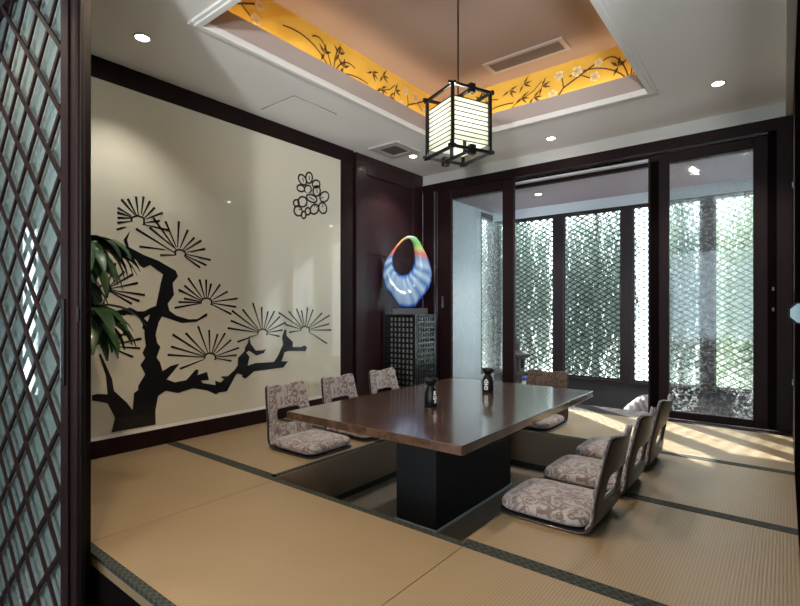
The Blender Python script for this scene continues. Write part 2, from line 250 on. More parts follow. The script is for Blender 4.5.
def goldsilk():
    m, nt, b = nodes('gold_silk')
    n = N(nt, 'ShaderNodeTexNoise', Scale=3., Detail=4.)
    nt.links.new(coords(nt), n.inputs['Vector'])
    nt.links.new(ramp(nt, n.outputs[0], [(.3, (.66, .40, .05)), (.7, (.80, .50, .08))]), b.inputs['Base Color'])
    b.inputs['Roughness'].default_value = .5
    return m
M['gold'] = goldsilk()
def rockm():
    m, nt, b = nodes('veined_rock')
    n = N(nt, 'ShaderNodeTexWave', Scale=5., Distortion=7., Detail=3.)
    nt.links.new(coords(nt, (1, 1, 1), (.4, .7, .2)), n.inputs['Vector'])
    nt.links.new(ramp(nt, n.outputs[1], [(.1, (.20, .18, .195)), (.8, (.29, .265, .28))]), b.inputs['Base Color'])
    b.inputs['Roughness'].default_value = .8
    bump(nt, b, n.outputs[1], .4, .02)
    return m
M['rock'] = rockm()

# ------------------------------------------------------------ mesh builder
class MB:
    def __init__(s): s.v = []; s.f = []
    def add(s, vs, fs):
        o = len(s.v); s.v += [tuple(v) for v in vs]; s.f += [tuple(i + o for i in f) for f in fs]; return s
    def box(s, x0, x1, y0, y1, z0, z1):
        return s.add([(x, y, z) for z in (z0, z1) for y in (y0, y1) for x in (x0, x1)],
                     [(0, 2, 3, 1), (4, 5, 7, 6), (0, 1, 5, 4), (2, 6, 7, 3), (0, 4, 6, 2), (1, 3, 7, 5)])
    def bar(s, a, b, w, h, up=(0, 0, 1)):
        a = Vector(a); b = Vector(b); d = (b - a).normalized(); u = Vector(up)
        if abs(d.dot(u)) > .99: u = Vector((1, 0, 0))
        r = d.cross(u).normalized() * w / 2; u = r.cross(d).normalized() * h / 2
        return s.add([a - r - u, a + r - u, a + r + u, a - r + u, b - r - u, b + r - u, b + r + u, b - r + u],
                     [(0, 1, 2, 3), (7, 6, 5, 4), (0, 4, 5, 1), (1, 5, 6, 2), (2, 6, 7, 3), (3, 7, 4, 0)])
    def tube(s, pts, rad, n=10, cap=True):
        pts = [Vector(p) for p in pts]; R = rad if isinstance(rad, (list, tuple)) else [rad] * len(pts)
        vs = []; fs = []
        for i, p in enumerate(pts):
            d = (pts[min(i + 1, len(pts) - 1)] - pts[max(i - 1, 0)]).normalized()
            u = Vector((0, 0, 1)) if abs(d.z) < .9 else Vector((1, 0, 0))
            a = d.cross(u).normalized(); b = d.cross(a).normalized()
            for k in range(n):
                t = 2 * PI * k / n; vs.append(p + (a * math.cos(t) + b * math.sin(t)) * R[i])
        for i in range(len(pts) - 1):
            for k in range(n):
                fs.append((i * n + k, i * n + (k + 1) % n, (i + 1) * n + (k + 1) % n, (i + 1) * n + k))
        if cap:
            fs.append(tuple(range(n))); fs.append(tuple((len(pts) - 1) * n + k for k in range(n - 1, -1, -1)))
        return s.add(vs, fs)
    def lathe(s, prof, c=(0, 0, 0), n=28):
        vs = []; fs = []
        for r, z in prof:
            for k in range(n):
                t = 2 * PI * k / n; vs.append((c[0] + r * math.cos(t), c[1] + r * math.sin(t), c[2] + z))
        for i in range(len(prof) - 1):
            for k in range(n):
                fs.append((i * n + k, i * n + (k + 1) % n, (i + 1) * n + (k + 1) % n, (i + 1) * n + k))
        fs.append(tuple(range(n - 1, -1, -1))); fs.append(tuple((len(prof) - 1) * n + k for k in range(n)))
        return s.add(vs, fs)
    def sphere(s, c, r, n=12, sc=(1, 1, 1)):
        m = n // 2
        prof = [(r * math.sin(PI * i / m), -r * math.cos(PI * i / m)) for i in range(m + 1)]
        vs = []; fs = []
        for q, z in prof:
            for k in range(n):
                t = 2 * PI * k / n; vs.append((c[0] + q * math.cos(t) * sc[0], c[1] + q * math.sin(t) * sc[1], c[2] + z * sc[2]))
        for i in range(m):
            for k in range(n): fs.append((i * n + k, i * n + (k + 1) % n, (i + 1) * n + (k + 1) % n, (i + 1) * n + k))
        return s.add(vs, fs)
    def build(s, name, m, parent=None, smooth=False, bevel=0., loc=None, sub=0):
        me = bpy.data.meshes.new(name); me.from_pydata(s.v, [], s.f); me.update()
        b = bmesh.new(); b.from_mesh(me); bmesh.ops.recalc_face_normals(b, faces=b.faces); b.to_mesh(me); b.free()
        if m: me.materials.append(m)
        o = bpy.data.objects.new(name, me); COL.objects.link(o)
        if parent: o.parent = parent
        if loc: o.location = loc
        if smooth:
            for p in me.polygons: p.use_smooth = True
        if bevel:
            bv = o.modifiers.new('bevel', 'BEVEL'); bv.width = bevel; bv.segments = 2; bv.limit_method = 'ANGLE'
        if sub:
            sd = o.modifiers.new('sub', 'SUBSURF'); sd.levels = sub; sd.render_levels = sub
        return o
def tag(o, label=None, cat=None, group=None, kind=None):
    if label: o['label'] = label
    if cat: o['category'] = cat
    if group: o['group'] = group
    if kind: o['kind'] = kind
    return o
def empty(name, loc=(0, 0, 0), rz=0., label=None, cat=None, group=None, kind=None):
    o = bpy.data.objects.new(name, None); COL.objects.link(o)
    o.location = loc; o.rotation_euler = (0, 0, rz); o.empty_display_size = .1
    return tag(o, label, cat, group, kind)
def struct(o): o['kind'] = 'structure'; return o
def copy_tree(o, parent=None):
    c = o.copy(); COL.objects.link(c)
    if parent: c.parent = parent
    for ch in [x for x in bpy.data.objects if x.parent == o]: copy_tree(ch, c)
    return c
def lattice(mb, a0, a1, z0, z1, k, sp, w, th, P):
    """crossing diagonal bars clipped to a rectangle; P maps (a, z, off) to a point"""
    for sg in (1, -1):
        c = z0 - k * (a1 - a0) if sg > 0 else z0
        top = z1 if sg > 0 else z1 + k * (a1 - a0)
        c = math.ceil(c / sp) * sp
        while c < top:
            pts = []
            ta, tb = 0., a1 - a0
            za = lambda t: c + sg * k * t
            if sg > 0: ta = max(ta, (z0 - c) / k); tb = min(tb, (z1 - c) / k)
            else: ta = max(ta, (c - z1) / k); tb = min(tb, (c - z0) / k)
            if tb - ta > .01:
                mb.bar(P(a0 + ta, za(ta), sg * th * .45), P(a0 + tb, za(tb), sg * th * .45), w, th, P(0, 0, 1) - P(0, 0, 0))
            c += sp
    return mb
def rect_frame(mb, a0, a1, z0, z1, wl, wr, wb, wt, d0, d1):
    mb.box(a0, a0 + wl, d0, d1, z0, z1); mb.box(a1 - wr, a1, d0, d1, z0, z1)
    mb.box(a0 + wl, a1 - wr, d0, d1, z0, z0 + wb); mb.box(a0 + wl, a1 - wr, d0, d1, z1 - wt, z1)
    return mb

# ------------------------------------------------------------ setting
XL, XR, YF, YB, ZC = -3.65, .05, .79, 5.1, 2.71
PX0, PX1, PY0, PY1, PZ = -2.40, -1.09, 1.82, 3.83, -.30
struct(MB().box(-6.2, 3.2, -3.2, 5.2, -.72, -.62).build('floor', M['corrfloor']))
struct(MB().box(-3.8, .5, 5.2, 7.3, -.5, -.40).build('sunroom_floor', M['sunfloor']))
pl = MB()
pl.box(XL, PX0, YF, YB - .16, -.62, -.05); pl.box(PX1, XR, YF, YB - .16, -.62, -.05)
pl.box(PX0, PX1, YF, PY0, -.62, -.05); pl.box(PX0, PX1, PY1, YB - .16, -.62, -.05)
pl.box(PX0, PX1, PY0, PY1, -.62, -.315)
plat = struct(pl.build('raised_platform', M['dark']))
ln = MB()
ln.box(PX0, PX0 + .008, PY0, PY1, -.315, -.002); ln.box(PX1 - .008, PX1, PY0, PY1, -.315, -.002)
ln.box(PX0, PX1, PY0, PY0 + .008, -.315, -.002); ln.box(PX0, PX1, PY1 - .008, PY1, -.315, -.002)
ln.build('pit_lining', M['lining'], plat)
bb = MB()
bb.box(PX0 + .008, PX0 + .016, PY0, PY1, -.30, -.262); bb.box(PX0, PX1, PY1 - .016, PY1 - .008, -.30, -.262)
bb.box(PX1 - .016, PX1 - .008, PY0, PY1, -.30, -.262)
bb.build('pit_border', M['band'], plat)

# ceiling with a raised tray
TX0, TX1, TY0, TY1, TZ, TR, LIP = -2.74, -.83, 1.55, 4.20, 3.20, .12, 2.875
c = MB()
c.box(XL - .2, TX0, YF - .1, YB + .1, ZC, ZC + .09); c.box(TX1, XR + .2, YF - .1, YB + .1, ZC, ZC + .09)
c.box(TX0, TX1, YF - .1, TY0, ZC, ZC + .09); c.box(TX0, TX1, TY1, YB + .1, ZC, ZC + .09)
ceil = struct(c.build('ceiling', M['paint']))
lp = MB()
lp.box(TX0 - .03, TX0 + .003, TY0 - .03, TY1 + .03, ZC + .03, LIP); lp.box(TX1 - .003, TX1 + .03, TY0 - .03, TY1 + .03, ZC + .03, LIP)
lp.box(TX0, TX1, TY0 - .03, TY0 + .003, ZC + .03, LIP); lp.box(TX0, TX1, TY1 - .003, TY1 + .03, ZC + .03, LIP)
lp.build('tray_lip', M['lip'], ceil)
MB().box(TX0 - .3, TX1 + .3, TY0 - .3, TY1 + .3, TZ, TZ + .08).build('tray_ceiling', M['plaster_orange'], ceil)
rw = MB()
rw.box(TX0 - TR - .05, TX0 - TR, TY0 - TR, TY1 + TR, ZC + .09, TZ); rw.box(TX1 + TR, TX1 + TR + .05, TY0 - TR, TY1 + TR, ZC + .09, TZ)
rw.box(TX0 - TR, TX1 + TR, TY0 - TR - .05, TY0 - TR, ZC + .09, TZ); rw.box(TX0 - TR, TX1 + TR, TY1 + TR, TY1 + TR + .05, ZC + .09, TZ)
rw.build('tray_wall', M['gold'], ceil)
t = MB()
for w, z in ((.055, ZC - .012), (.03, ZC - .02)):
    k = .004 + (w < .05) * .006; zt = ZC + (.012 if w > .05 else .022)
    t.box(TX0 - w, TX0 + k, TY0 - w, TY1 + w, z, zt); t.box(TX1 - k, TX1 + w, TY0 - w, TY1 + w, z, zt)
    t.box(TX0 + k, TX1 - k, TY0 - w, TY0 + k, z, zt); t.box(TX0 + k, TX1 - k, TY1 - k, TY1 + w, z, zt)
struct(t.build('trim_1', M['trim'], bevel=.006))
t = MB(); t.box(XL, XR, YB - .0, YB + .14, 2.588, ZC); t.box(XR - .045, XR, 1.0, YB, 2.588, ZC)
t.box(XL, XR, YB - .012, YB, 2.588, 2.60)
struct(t.build('trim_2', M['cream'], bevel=.003))
# access hatch outline in the ceiling (thin reveal)
hx0, hx1, hy0, hy1 = -3.50, -3.07, 2.53, 3.00
h = empty('access_panel', ((hx0 + hx1) / 2, (hy0 + hy1) / 2, ZC), 0, 'flush square access panel with a thin gap in the white ceiling above the painted wall', 'hatch')
cx, cy = (hx0 + hx1) / 2, (hy0 + hy1) / 2
MB().box(hx0 + .006 - cx, hx1 - .006 - cx, hy0 + .006 - cy, hy1 - .006 - cy, -.006, .0).build('panel', M['paint'], h)
g = MB(); rect = (hx0 - cx, hx1 - cx, hy0 - cy, hy1 - cy)
g.box(rect[0], rect[0] + .007, rect[2], rect[3], -.003, 0); g.box(rect[1] - .007, rect[1], rect[2], rect[3], -.003, 0)
g.box(rect[0], rect[1], rect[2], rect[2] + .007, -.003, 0); g.box(rect[0], rect[1], rect[3] - .007, rect[3], -.003, 0)
g.build('gap', M['ventdark'], h)

# walls
w = MB(); w.box(XL - .2, XL - .02, YF - .1, YB + .1, -.62, ZC)
wl = struct(w.build('wall_left', M['mahog']))
# mahogany surround of the painted panel and the panelled bay beside it
f = MB()
f.box(XL - .02, XL + .012, .85, 3.81, 2.565, ZC); f.box(XL - .02, XL + .012, 3.617, 3.80, .115, 2.565)
f.box(XL - .02, XL + .012, .85, 1.05, .115, 2.565)
struct(f.build('trim_3', M['mahog'], bevel=.004))
struct(MB().box(XL - .02, XL + .02, .82, 3.80, 0, .118).build('baseboard_left', M['mahog'], bevel=.004))
p = MB(); y0, y1 = 3.85, 5.08
p.box(XL - .02, XL + .012, y0, y0 + .17, 0, ZC); p.box(XL - .02, XL + .012, y1 - .2, y1, 0, ZC)
p.box(XL - .02, XL + .012, y0 + .17, y1 - .2, 2.50, ZC); p.box(XL - .02, XL + .012, y0 + .17, y1 - .2, 0, .14)
struct(p.build('trim_4', M['panelw'], bevel=.004))
p = MB(); p.box(XL - .02, XL - .008, y0 + .17, y1 - .2, .14, 1.62); p.box(XL - .02, XL - .008, y0 + .17, y1 - .2, 1.626, 2.50)
p.build('wall_panel', M['panelw'], wl)
# right wall: mahogany panelling
w = MB(); w.box(XR, XR + .15, YF - .1, YB + .2, -.62, ZC)
wr = struct(w.build('wall_right', M['mahog']))
j = MB(); j.box(XR - .004, XR + .02, 2.2, 3.78, 0, 2.42)
struct(j.build('trim_5', M['dark'], bevel=.003))
# hinges on the right hand frame
for z in (.55, 1.78):
    o = MB().tube([(.040, 3.90, z - .018), (.040, 3.90, z + .018)], .006).build('hinge', M['steel'], wr)
k = empty('wall_knob', (.052, 2.44, .988), 0, 'pale blue octagonal knob with black rim at the right edge by the dark wall', 'knob')
def octo(r): return [(r * math.cos(PI / 8 + i * PI / 4), r * math.sin(PI / 8 + i * PI / 4)) for i in range(8)]
def octoprism(r, ya, yb):
    m = MB(); P = octo(r)
    m.add([(x, ya, z) for x, z in P] + [(x, yb, z) for x, z in P], [tuple(range(8)), tuple(range(15, 7, -1))] + [(i, (i + 1) % 8, 8 + (i + 1) % 8, 8 + i) for i in range(8)])
    return m
octoprism(.045, -.02, .02).build('rim', M['black'], k); octoprism(.039, -.03, -.018).build('face', M['paleblue'], k)
MB().tube([(0, .0, 0), (.03, .03, 0)], .012).build('stem', M['black'], k)

# corridor shell around the camera
w = MB(); w.box(-6.2, XL - .19, .70, .85, -.62, ZC); w.box(XR + .1, 3.2, .70, .85, -.62, ZC); w.box(XL - .2, XR + .15, .70, .85, 2.66, ZC + .1)
struct(w.build('wall_entrance', M['corrwall']))
w = MB(); w.box(-6.2, 3.2, -3.3, -3.2, -.62, .25); w.box(-6.2, 3.2, -3.3, -3.2, 2.45, ZC); w.box(-6.2, -4.6, -3.3, -3.2, .25, 2.45); w.box(2.6, 3.2, -3.3, -3.2, .25, 2.45)
struct(w.build('wall_front', M['corrwall']))
d = empty('window_7', (0, -3.25, 0)); struct(d)  # unseen window, added behind the camera to let more light in
f = MB()
for i in range(7): x = -4.6 + i * 1.2; f.box(x - .03, x + .03, -.04, .04, .25, 2.45)
f.box(-4.6, 2.6, -.04, .04, .25, .31); f.box(-4.6, 2.6, -.04, .04, 2.39, 2.45); f.build('frame', M['winframe'], d)
MB().box(-4.6, 2.6, -.004, .004, .31, 2.39).build('glass', M['clear'], d)
w = MB(); w.box(-6.3, -6.2, -3.3, -.22, -.62, ZC); w.box(-6.3, -6.2, -.06, .9, -.62, ZC); w.box(-6.3, -6.2, -.22, -.06, 1.9, ZC); w.box(-6.3, -6.2, -.22, -.06, -.62, .08)
struct(w.build('wall_corridor', M['corrwall']))
struct(MB().box(3.2, 3.3, -3.3, .9, -.62, ZC).build('wall_end', M['corrwall']))
struct(MB().box(-6.3, 3.3, -3.3, .74, ZC, ZC + .1).build('ceiling_corridor', M['paint']))
d = empty('window_6', (-6.2, -.14, 0)); struct(d)
fr = MB(); fr.box(-.06, .02, -.08, -.065, -.62, 1.9); fr.box(-.06, .02, .065, .08, -.62, 1.9); fr.box(-.06, .02, -.08, .08, 1.86, 1.9); fr.box(-.06, .02, -.08, .08, .08, .11)
fr.build('frame', M['steel'], d); MB().box(-.03, -.024, -.065, .065, -.62, 1.86).build('glass', M['clear'], d)

# entrance sliding door with diamond lattice (left)
d1 = empty('door_1', (0, 0, 0)); struct(d1)
fr = MB(); fr.box(-2.309, -2.138, .70, .735, -.62, 2.66); fr.box(-3.62, -3.54, .70, .745, -.62, 2.66)
fr.box(-3.54, -2.309, .70, .745, 2.56, 2.66); fr.box(-3.54, -2.309, .70, .745, -.62, -.57)
fr.build('frame', M['mahog'], d1, bevel=.006)
st = MB(); st.box(-2.205, -2.195, .694, .70, -.62, 2.66); st.build('bead', M['dark'], d1)
MB().box(-3.54, -2.309, .735, .741, -.57, 2.56).build('glass', M['frost'], d1)
lt = MB(); lattice(lt, -3.54, -2.309, -.57, 2.56, .88, .262, .022, .010, lambda a, z, o: Vector((a, .712 + o, z)))
lt.build('lattice', M['mahog'], d1)
hd = MB(); hd.box(-2.272, -2.242, .690, .70, .70, 1.045)
hh = hd.build('handle', M['black'], d1, bevel=.003)
MB().box(-2.264, -2.25, .686, .69, .73, .86).build('pull', M['steel'], hh)
jb = MB(); jb.box(-2.40, -2.236, .752, .788, -.62, 2.66); jb.box(-2.138, -2.131, .712, .722, -.62, 2.66)
j1 = struct(jb.build('trim_6', M['black'], bevel=.004))
MB().box(-2.138, -2.131, .703, .708, .955, 1.01).build('latch', M['steel'], j1)

# back wall: header, sill, jambs, two sliding panels
hz = 2.49
h = MB(); h.box(XL, XR, YB - .005, YB + .06, hz, 2.588); h.box(XL, XR, YB + .30, YB + .36, 2.44, 2.71)
h.box(XL, XR, YB + .06, YB + .30, 2.555, 2.588)
h.box(XL, -3.447, YB, YB + .2, 0, hz); h.box(-.06, XR, YB, YB + .2, 0, hz)
struct(h.build('trim_7', M['mahog'], bevel=.004))
tr = MB(); tr.box(-3.4, -.06, YB + .10, YB + .125, 2.515, 2.545); tr.box(-3.4, -.06, YB + .235, YB + .295, 2.478, 2.50)
struct(tr.build('trim_8', M['pale']))
s = MB(); s.box(XL, XR, YB - .16, YB + .22, -.40, -.012); s.box(XL, XR, YB - .16, YB - .02, -.012, -.002)
struct(s.build('trim_9', M['mahog'], bevel=.003))
s = MB(); s.box(-3.447, -3.43, YB + .02, YB + .05, 0, hz); s.box(-3.47, -3.455, YB - .012, YB, 0, hz)
struct(s.build('trim_10', M['steel']))
def sash(name, x0, x1, gx0, gx1, y, gz0, gz1, z1):
    d = empty(name); struct(d)
    f = MB(); f.box(x0, gx0, y, y + .05, 0, z1); f.box(gx1, x1, y, y + .05, 0, z1)
    f.box(gx0, gx1, y, y + .05, 0, gz0); f.box(gx0, gx1, y, y + .05, gz1, z1)
    f.build('frame', M['mahog'], d, bevel=.006)
    MB().box(gx0, gx1, y + .022, y + .028, gz0, gz1).build('glass', M['fig'], d)
    return d
d2 = sash('door_2', -3.425, -2.395, -3.225, -2.535, YB + .0, .065, 2.37, 2.49)
MB().box(-3.36, -3.335, YB - .004, YB, 1.03, 1.17).build('handle', M['steel'], d2)
d3 = sash('door_3', -1.022, -.11, -.845, -.213, YB + .0, .068, 2.37, 2.46)
MB().box(-1.0, -.93, YB - .012, YB, 0, 2.40).build('overlap_stile', M['dark'], d3, bevel=.003)
hd = MB(); hd.box(-.092, -.062, YB - .012, YB - .002, .98, 1.20); o = hd.build('handle', M['dark'], d3, bevel=.003)
MB().box(-.085, -.069, YB - .015, YB - .011, 1.16, 1.19).build('handle_tip', M['grilled'], o)
MB().box(-.085, -.069, YB - .015, YB - .011, .99, 1.02).build('handle_tip', M['grilled'], o)
MB().box(-.11, -.05, YB - .0, YB + .06, 0, hz).build('end_stile', M['dark'], d3, bevel=.003)

# sunroom beyond
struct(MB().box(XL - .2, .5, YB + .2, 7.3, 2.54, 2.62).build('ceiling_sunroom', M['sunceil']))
struct(MB().box(XL, .5, 7.0, 7.06, 2.40, 2.54).build('trim_11', M['white']))
w = MB(); w.box(XL - .2, XL, 5.1, 6.62, -.4, 2.54); w.box(XL - .2, XL, 6.62, 7.06, 2.50, 2.54); w.box(XL - .2, XL, 6.62, 7.06, -.4, .02)
struct(w.build('wall_sunroom_left', M['white']))
struct(MB().box(.36, .5, 5.2, 7.3, -.4, 2.54).build('wall_sunroom_right', M['white']))
w = MB(); w.box(XL - .1, .4, 7.04, 7.16, -.4, -.0)
struct(w.build('wall_sunroom_back', M['grey_panel']))
wf = MB(); wf.box(XL - .1, .4, 7.0, 7.14, 0, .045); wf.box(XL - .1, .4, 7.02, 7.12, 2.375, 2.43)
for a, b in ((XL - .1, -3.57), (-2.67, -2.525), (-1.735, -1.60), (-.81, -.675), (.13, .37)): wf.box(a, b, 7.02, 7.12, .045, 2.375)
struct(wf.build('trim_12', M['winframe'], bevel=.004))
WN = [(-3.57, -2.67), (-2.525, -1.735), (-1.60, -.81), (-.675, .13)]
for i, (a, b) in enumerate(WN):
    d = empty('window_%d' % (i + 1)); struct(d)
    f = rect_frame(MB(), a, b, .045, 2.375, .02, .02, .02, .02, 7.04, 7.10); f.build('frame', M['winframe'], d)
    lt = MB(); lattice(lt, a + .02, b - .02, .065, 2.355, .6, .072, .0125, .006, lambda q, z, o: Vector((q, 7.06 + o, z)))
    lt.build('lattice', M['lat'], d)
    MB().box(a + .02, b - .02, 7.078, 7.082, .065, 2.355).build('glass', M['clear'], d)
d = empty('window_5'); struct(d)
f = MB(); X = XL
f.box(X - .08, X + .005, 6.62, 6.65, .02, 2.50); f.box(X - .08, X + .005, 7.0, 7.06, .02, 2.50)
f.box(X - .08, X + .005, 6.65, 7.0, .02, .06); f.box(X - .08, X + .005, 6.65, 7.0, 2.42, 2.50)
f.build('frame', M['winframe'], d)
lt = MB(); lattice(lt, 6.65, 7.0, .06, 2.42, .6, .072, .0125, .006, lambda q, z, o: Vector((X - .02 + o, q, z)))
lt.build('lattice', M['lat'], d)
MB().box(X - .042, X - .038, 6.65, 7.0, .06, 2.42).build('glass', M['clear'], d)
struct(MB().box(-30, 25, 7.16, 40, -.6, -.5).build('ground', M['grass']))

# ------------------------------------------------------------ tatami mats
def mat_thing(x0, x1, y0, y1, label, bands):
    e = empty('tatami_mat', ((x0 + x1) / 2, (y0 + y1) / 2, -.05), 0, label, 'tatami mat', 'tatami mats on the raised floor')
    hx, hy = (x1 - x0) / 2 - .0015, (y1 - y0) / 2 - .0015
    MB().box(-hx, hx, -hy, hy, 0, .05).build('matting', M['tat'], e)
    bw = .034
    for s in bands:
        b = MB(); q = .0025
        if s == 'S': b.box(-hx, hx, -hy - .001, -hy + bw, .036, .05 + q)
        if s == 'N': b.box(-hx, hx, hy - bw, hy + .001, .002, .05 + q)
        if s == 'E': b.box(hx - bw, hx + .001, -hy, hy, .002, .05 + q)
        if s == 'W': b.box(-hx - .001, -hx + bw, -hy, hy, .002, .05 + q)
        b.build('cloth_border', M['band'], e)
    return e
mat_thing(XL, -2.35, YF, PY0, 'tan tatami mat at the front left under the painted wall panel, beside the entrance', 'SN')
mat_thing(-2.35, -1.07, YF, PY0, 'tan tatami mat at the front centre, before the sunken pit', 'SN')
mat_thing(-1.07, XR, YF, PY0, 'tan tatami mat at the front right corner, nearest the camera', 'SN')
mat_thing(XL, PX0, PY0, 2.83, 'tatami mat under the nearest left floor chair', 'SNE')
mat_thing(XL, PX0, 2.83, PY1, 'tatami mat under the middle left floor chair', 'SNE')
mat_thing(XL, PX0, PY1, YB - .16, 'tatami mat at the back left under the black lattice stand', 'SE')
mat_thing(PX0, PX1, PY1, YB - .16, 'sunlit tatami mat at the back under the lone floor chair with the darkened pad', 'SN')
mat_thing(PX1, XR, PY0, 2.83, 'tatami mat at right under the nearest right floor chair', 'SN')
mat_thing(PX1, XR, 2.83, PY1, 'greyish tatami mat at right behind the second right floor chair', 'SN')
mat_thing(PX1, XR, PY1, YB - .16, 'tatami mat striped by sunlight before the right sliding glass panel', 'S')
e = empty('pit_mat', (0, 0, 0), 0, 'dark brown matting laid on the pit floor under the table', 'mat')
MB().box(PX0 + .018, PX1 - .018, PY0 + .01, PY1 - .018, -.315, PZ).build('matting', M['tatdark'], e)

# ------------------------------------------------------------ painted wall panel
XM = -3.645
pn = empty('painted_wall_panel', (XM, 2.33, 1.34), 0, 'glossy cream lacquer wall panel painted with a black pine tree and blossom', 'wall panel')
def loc(p, x): return (x - XM, p[0] - 2.33, p[1] - 1.34)
MB().box(-.015, 0, 1.05 - 2.33, 3.617 - 2.33, .118 - 1.34, 2.565 - 1.34).build('board', M['lacquer'], pn)
MB().box(0, .003, 1.05 - 2.33, 3.617 - 2.33, .118 - 1.34, .142 - 1.34).build('bottom_strip', M['trim'], pn)
def poly_decal(name, loops, m, parent, th=.002):
    b = bmesh.new(); es = []
    for L in loops:
        vs = [b.verts.new(loc(p, XM + .0008)) for p in L]
        es += [b.edges.new((vs[i], vs[(i + 1) % len(vs)])) for i in range(len(vs))]
    r = bmesh.ops.triangle_fill(b, edges=es, use_beauty=True, use_dissolve=False)
    fs = [f for f in r['geom'] if isinstance(f, bmesh.types.BMFace)]
    ex = bmesh.ops.extrude_face_region(b, geom=fs)
    for v in ex['geom']:
        if isinstance(v, bmesh.types.BMVert): v.co.x += th
    bmesh.ops.recalc_face_normals(b, faces=b.faces)
    me = bpy.data.meshes.new(name); b.to_mesh(me); b.free(); me.materials.append(m)
    o = bpy.data.objects.new(name, me); COL.objects.link(o); o.parent = parent
    return o
poly_decal('pine_trunk', [PINE['trunk'], PINE['hole']], M['ink'], pn)
def stroke(mb, a, b, w0, w1, th=.002):
    ax, ay = a; bx, by = b; dx, dy = bx - ax, by - ay; L = math.hypot(dx, dy) or 1; nx, ny = -dy / L / 2, dx / L / 2
    q = [(ax + nx * w0, ay + ny * w0), (ax - nx * w0, ay - ny * w0), (bx - nx * w1, by - ny * w1), (bx + nx * w1, by + ny * w1)]
    mb.add([loc(p, XM + .0006) for p in q] + [loc(p, XM + .0006 + th) for p in q],
           [(0, 1, 2, 3), (7, 6, 5, 4), (0, 4, 5, 1), (1, 5, 6, 2), (2, 6, 7, 3), (3, 7, 4, 0)])
for cl in PINE['clusters']:
    mb = MB()
    for e_, s_ in zip(cl['e'], cl['s']): stroke(mb, s_, e_, .006, .017)
    for a, b in zip(cl['a'], cl['a'][1:]): stroke(mb, a, b, .012, .012)
    mb.build('pine_needles', M['ink'], pn)
mb = MB()
for L in PINE['petals']:
    for i in range(len(L)): stroke(mb, L[i], L[(i + 1) % len(L)], .017, .017)
for a, b in PINE['strokes']: stroke(mb, a, b, .012, .006)
mb.build('plum_blossom', M['ink'], pn)

# ------------------------------------------------------------ low dining table
tb = empty('low_dining_table', (-1.746, 2.85, PZ), 0, 'low walnut table on a black stone pedestal standing in the sunken pit', 'table')
tt = MB().box(-.611, .611, -.965, .94, .645, .69).build('tabletop', M['walnut'], tb, bevel=.004)
MB().box(-.148, .148, -.485, .50, .012, .645).build('pedestal', M['granite'], tb, bevel=.003)
MB().box(-.158, .158, -.495, .51, 0, .012).build('base_trim', M['bluetrim'], tb)

# ------------------------------------------------------------ floor chairs
ROWZ = [  # (x, z, half width) along the moulded profile, front edge to top edge
    (.25, .010, .160), (.24, .007, .195), (.20, .006, .212), (.05, .006, .216), (-.13, .006, .216), (-.182, .012, .215), (-.216, .042, .214),
    (-.229, .085, .213), (-.236, .118, .211), (-.242, .150, .210), (-.255, .205, .207), (-.267, .258, .204), (-.278, .31, .201), (-.291, .375, .196), (-.301, .425, .190), (-.306, .448, .182)]
FR = [-1, -.86, -.56, -.3, 0, .3, .56, .86, 1]
def grid_part(off, r0, r1, inset, hole=True, wscale=1.):
    vs = []; fs = []; idx = {}
    rows = ROWZ[r0:r1]
    for i, (x, z, hw) in enumerate(rows):
        gi = r0 + i
        p0 = ROWZ[max(gi - 1, 0)]; p1 = ROWZ[min(gi + 1, len(ROWZ) - 1)]
        d = Vector((p1[0] - p0[0], 0, p1[1] - p0[1])).normalized(); n = Vector((d.z, 0, -d.x))
        for j, f in enumerate(FR):
            back = max(0., min(1., (z - .03) / .15)) if gi > 4 else 0.
            top = max(0., (z - .40) / .05) if gi > 10 else 0.
            zz = z - top * (.026 * (1 - abs(f)) ** 1.3 + (.012 if abs(f) == 1 else 0))
            xx = x + back * .022 * f * f
            idx[i, j] = len(vs); vs.append(Vector((xx, f * (hw - inset) * wscale, zz)) + n * off)
    for i in range(len(rows) - 1):
        for j in range(len(FR) - 1):
            if hole and (r0 + i) in (9, 10) and 2 <= j <= 5: continue
            fs.append((idx[i, j], idx[i, j + 1], idx[i + 1, j + 1], idx[i + 1, j]))
    return vs, fs
def solid(name, vs, fs, th, m, parent, em=None):
    mb = MB(); mb.add(vs, fs)
    o = mb.build(name, m, parent, smooth=True)
    if em: o.data.materials.append(em)
    sd = o.modifiers.new('solid', 'SOLIDIFY'); sd.thickness = th; sd.offset = 0
    if em: sd.material_offset_rim = 1
    ss = o.modifiers.new('sub', 'SUBSURF'); ss.levels = 2; ss.render_levels = 2
    return o
def make_chair(fab, label):
    e = empty('floor_chair', (0, 0, 0), 0, label, 'floor chair', 'legless floor chairs around the low table')
    vs, fs = grid_part(0, 0, len(ROWZ), 0); solid('shell', vs, fs, .013, M['shell'], e, M['shelledge'])
    vs, fs = grid_part(.013, 5, len(ROWZ), .010); solid('back_pad', vs, fs, .015, fab, e)
    mb = MB(); n = 14; prof = [(.0, .014), (.5, .014), (.92, .018), (1., .034), (1., .058), (.95, .078), (.6, .088), (0, .090)]
    ring = []
    for q, z in prof:
        r = []
        for k in range(32):
            t = 2 * PI * k / 32; c_, s_ = math.cos(t), math.sin(t)
            ex = .34
            r.append((.030 + .218 * q * math.copysign(abs(c_) ** ex, c_), .214 * q * math.copysign(abs(s_) ** ex, s_), z))
        ring.append(r)
    for r in ring: mb.v += r
    for i in range(len(ring) - 1):
        for k in range(32): mb.f.append((i * 32 + k, i * 32 + (k + 1) % 32, (i + 1) * 32 + (k + 1) % 32, (i + 1) * 32 + k))
    mb.build('seat_cushion', fab, e, smooth=True, sub=1)
    return e
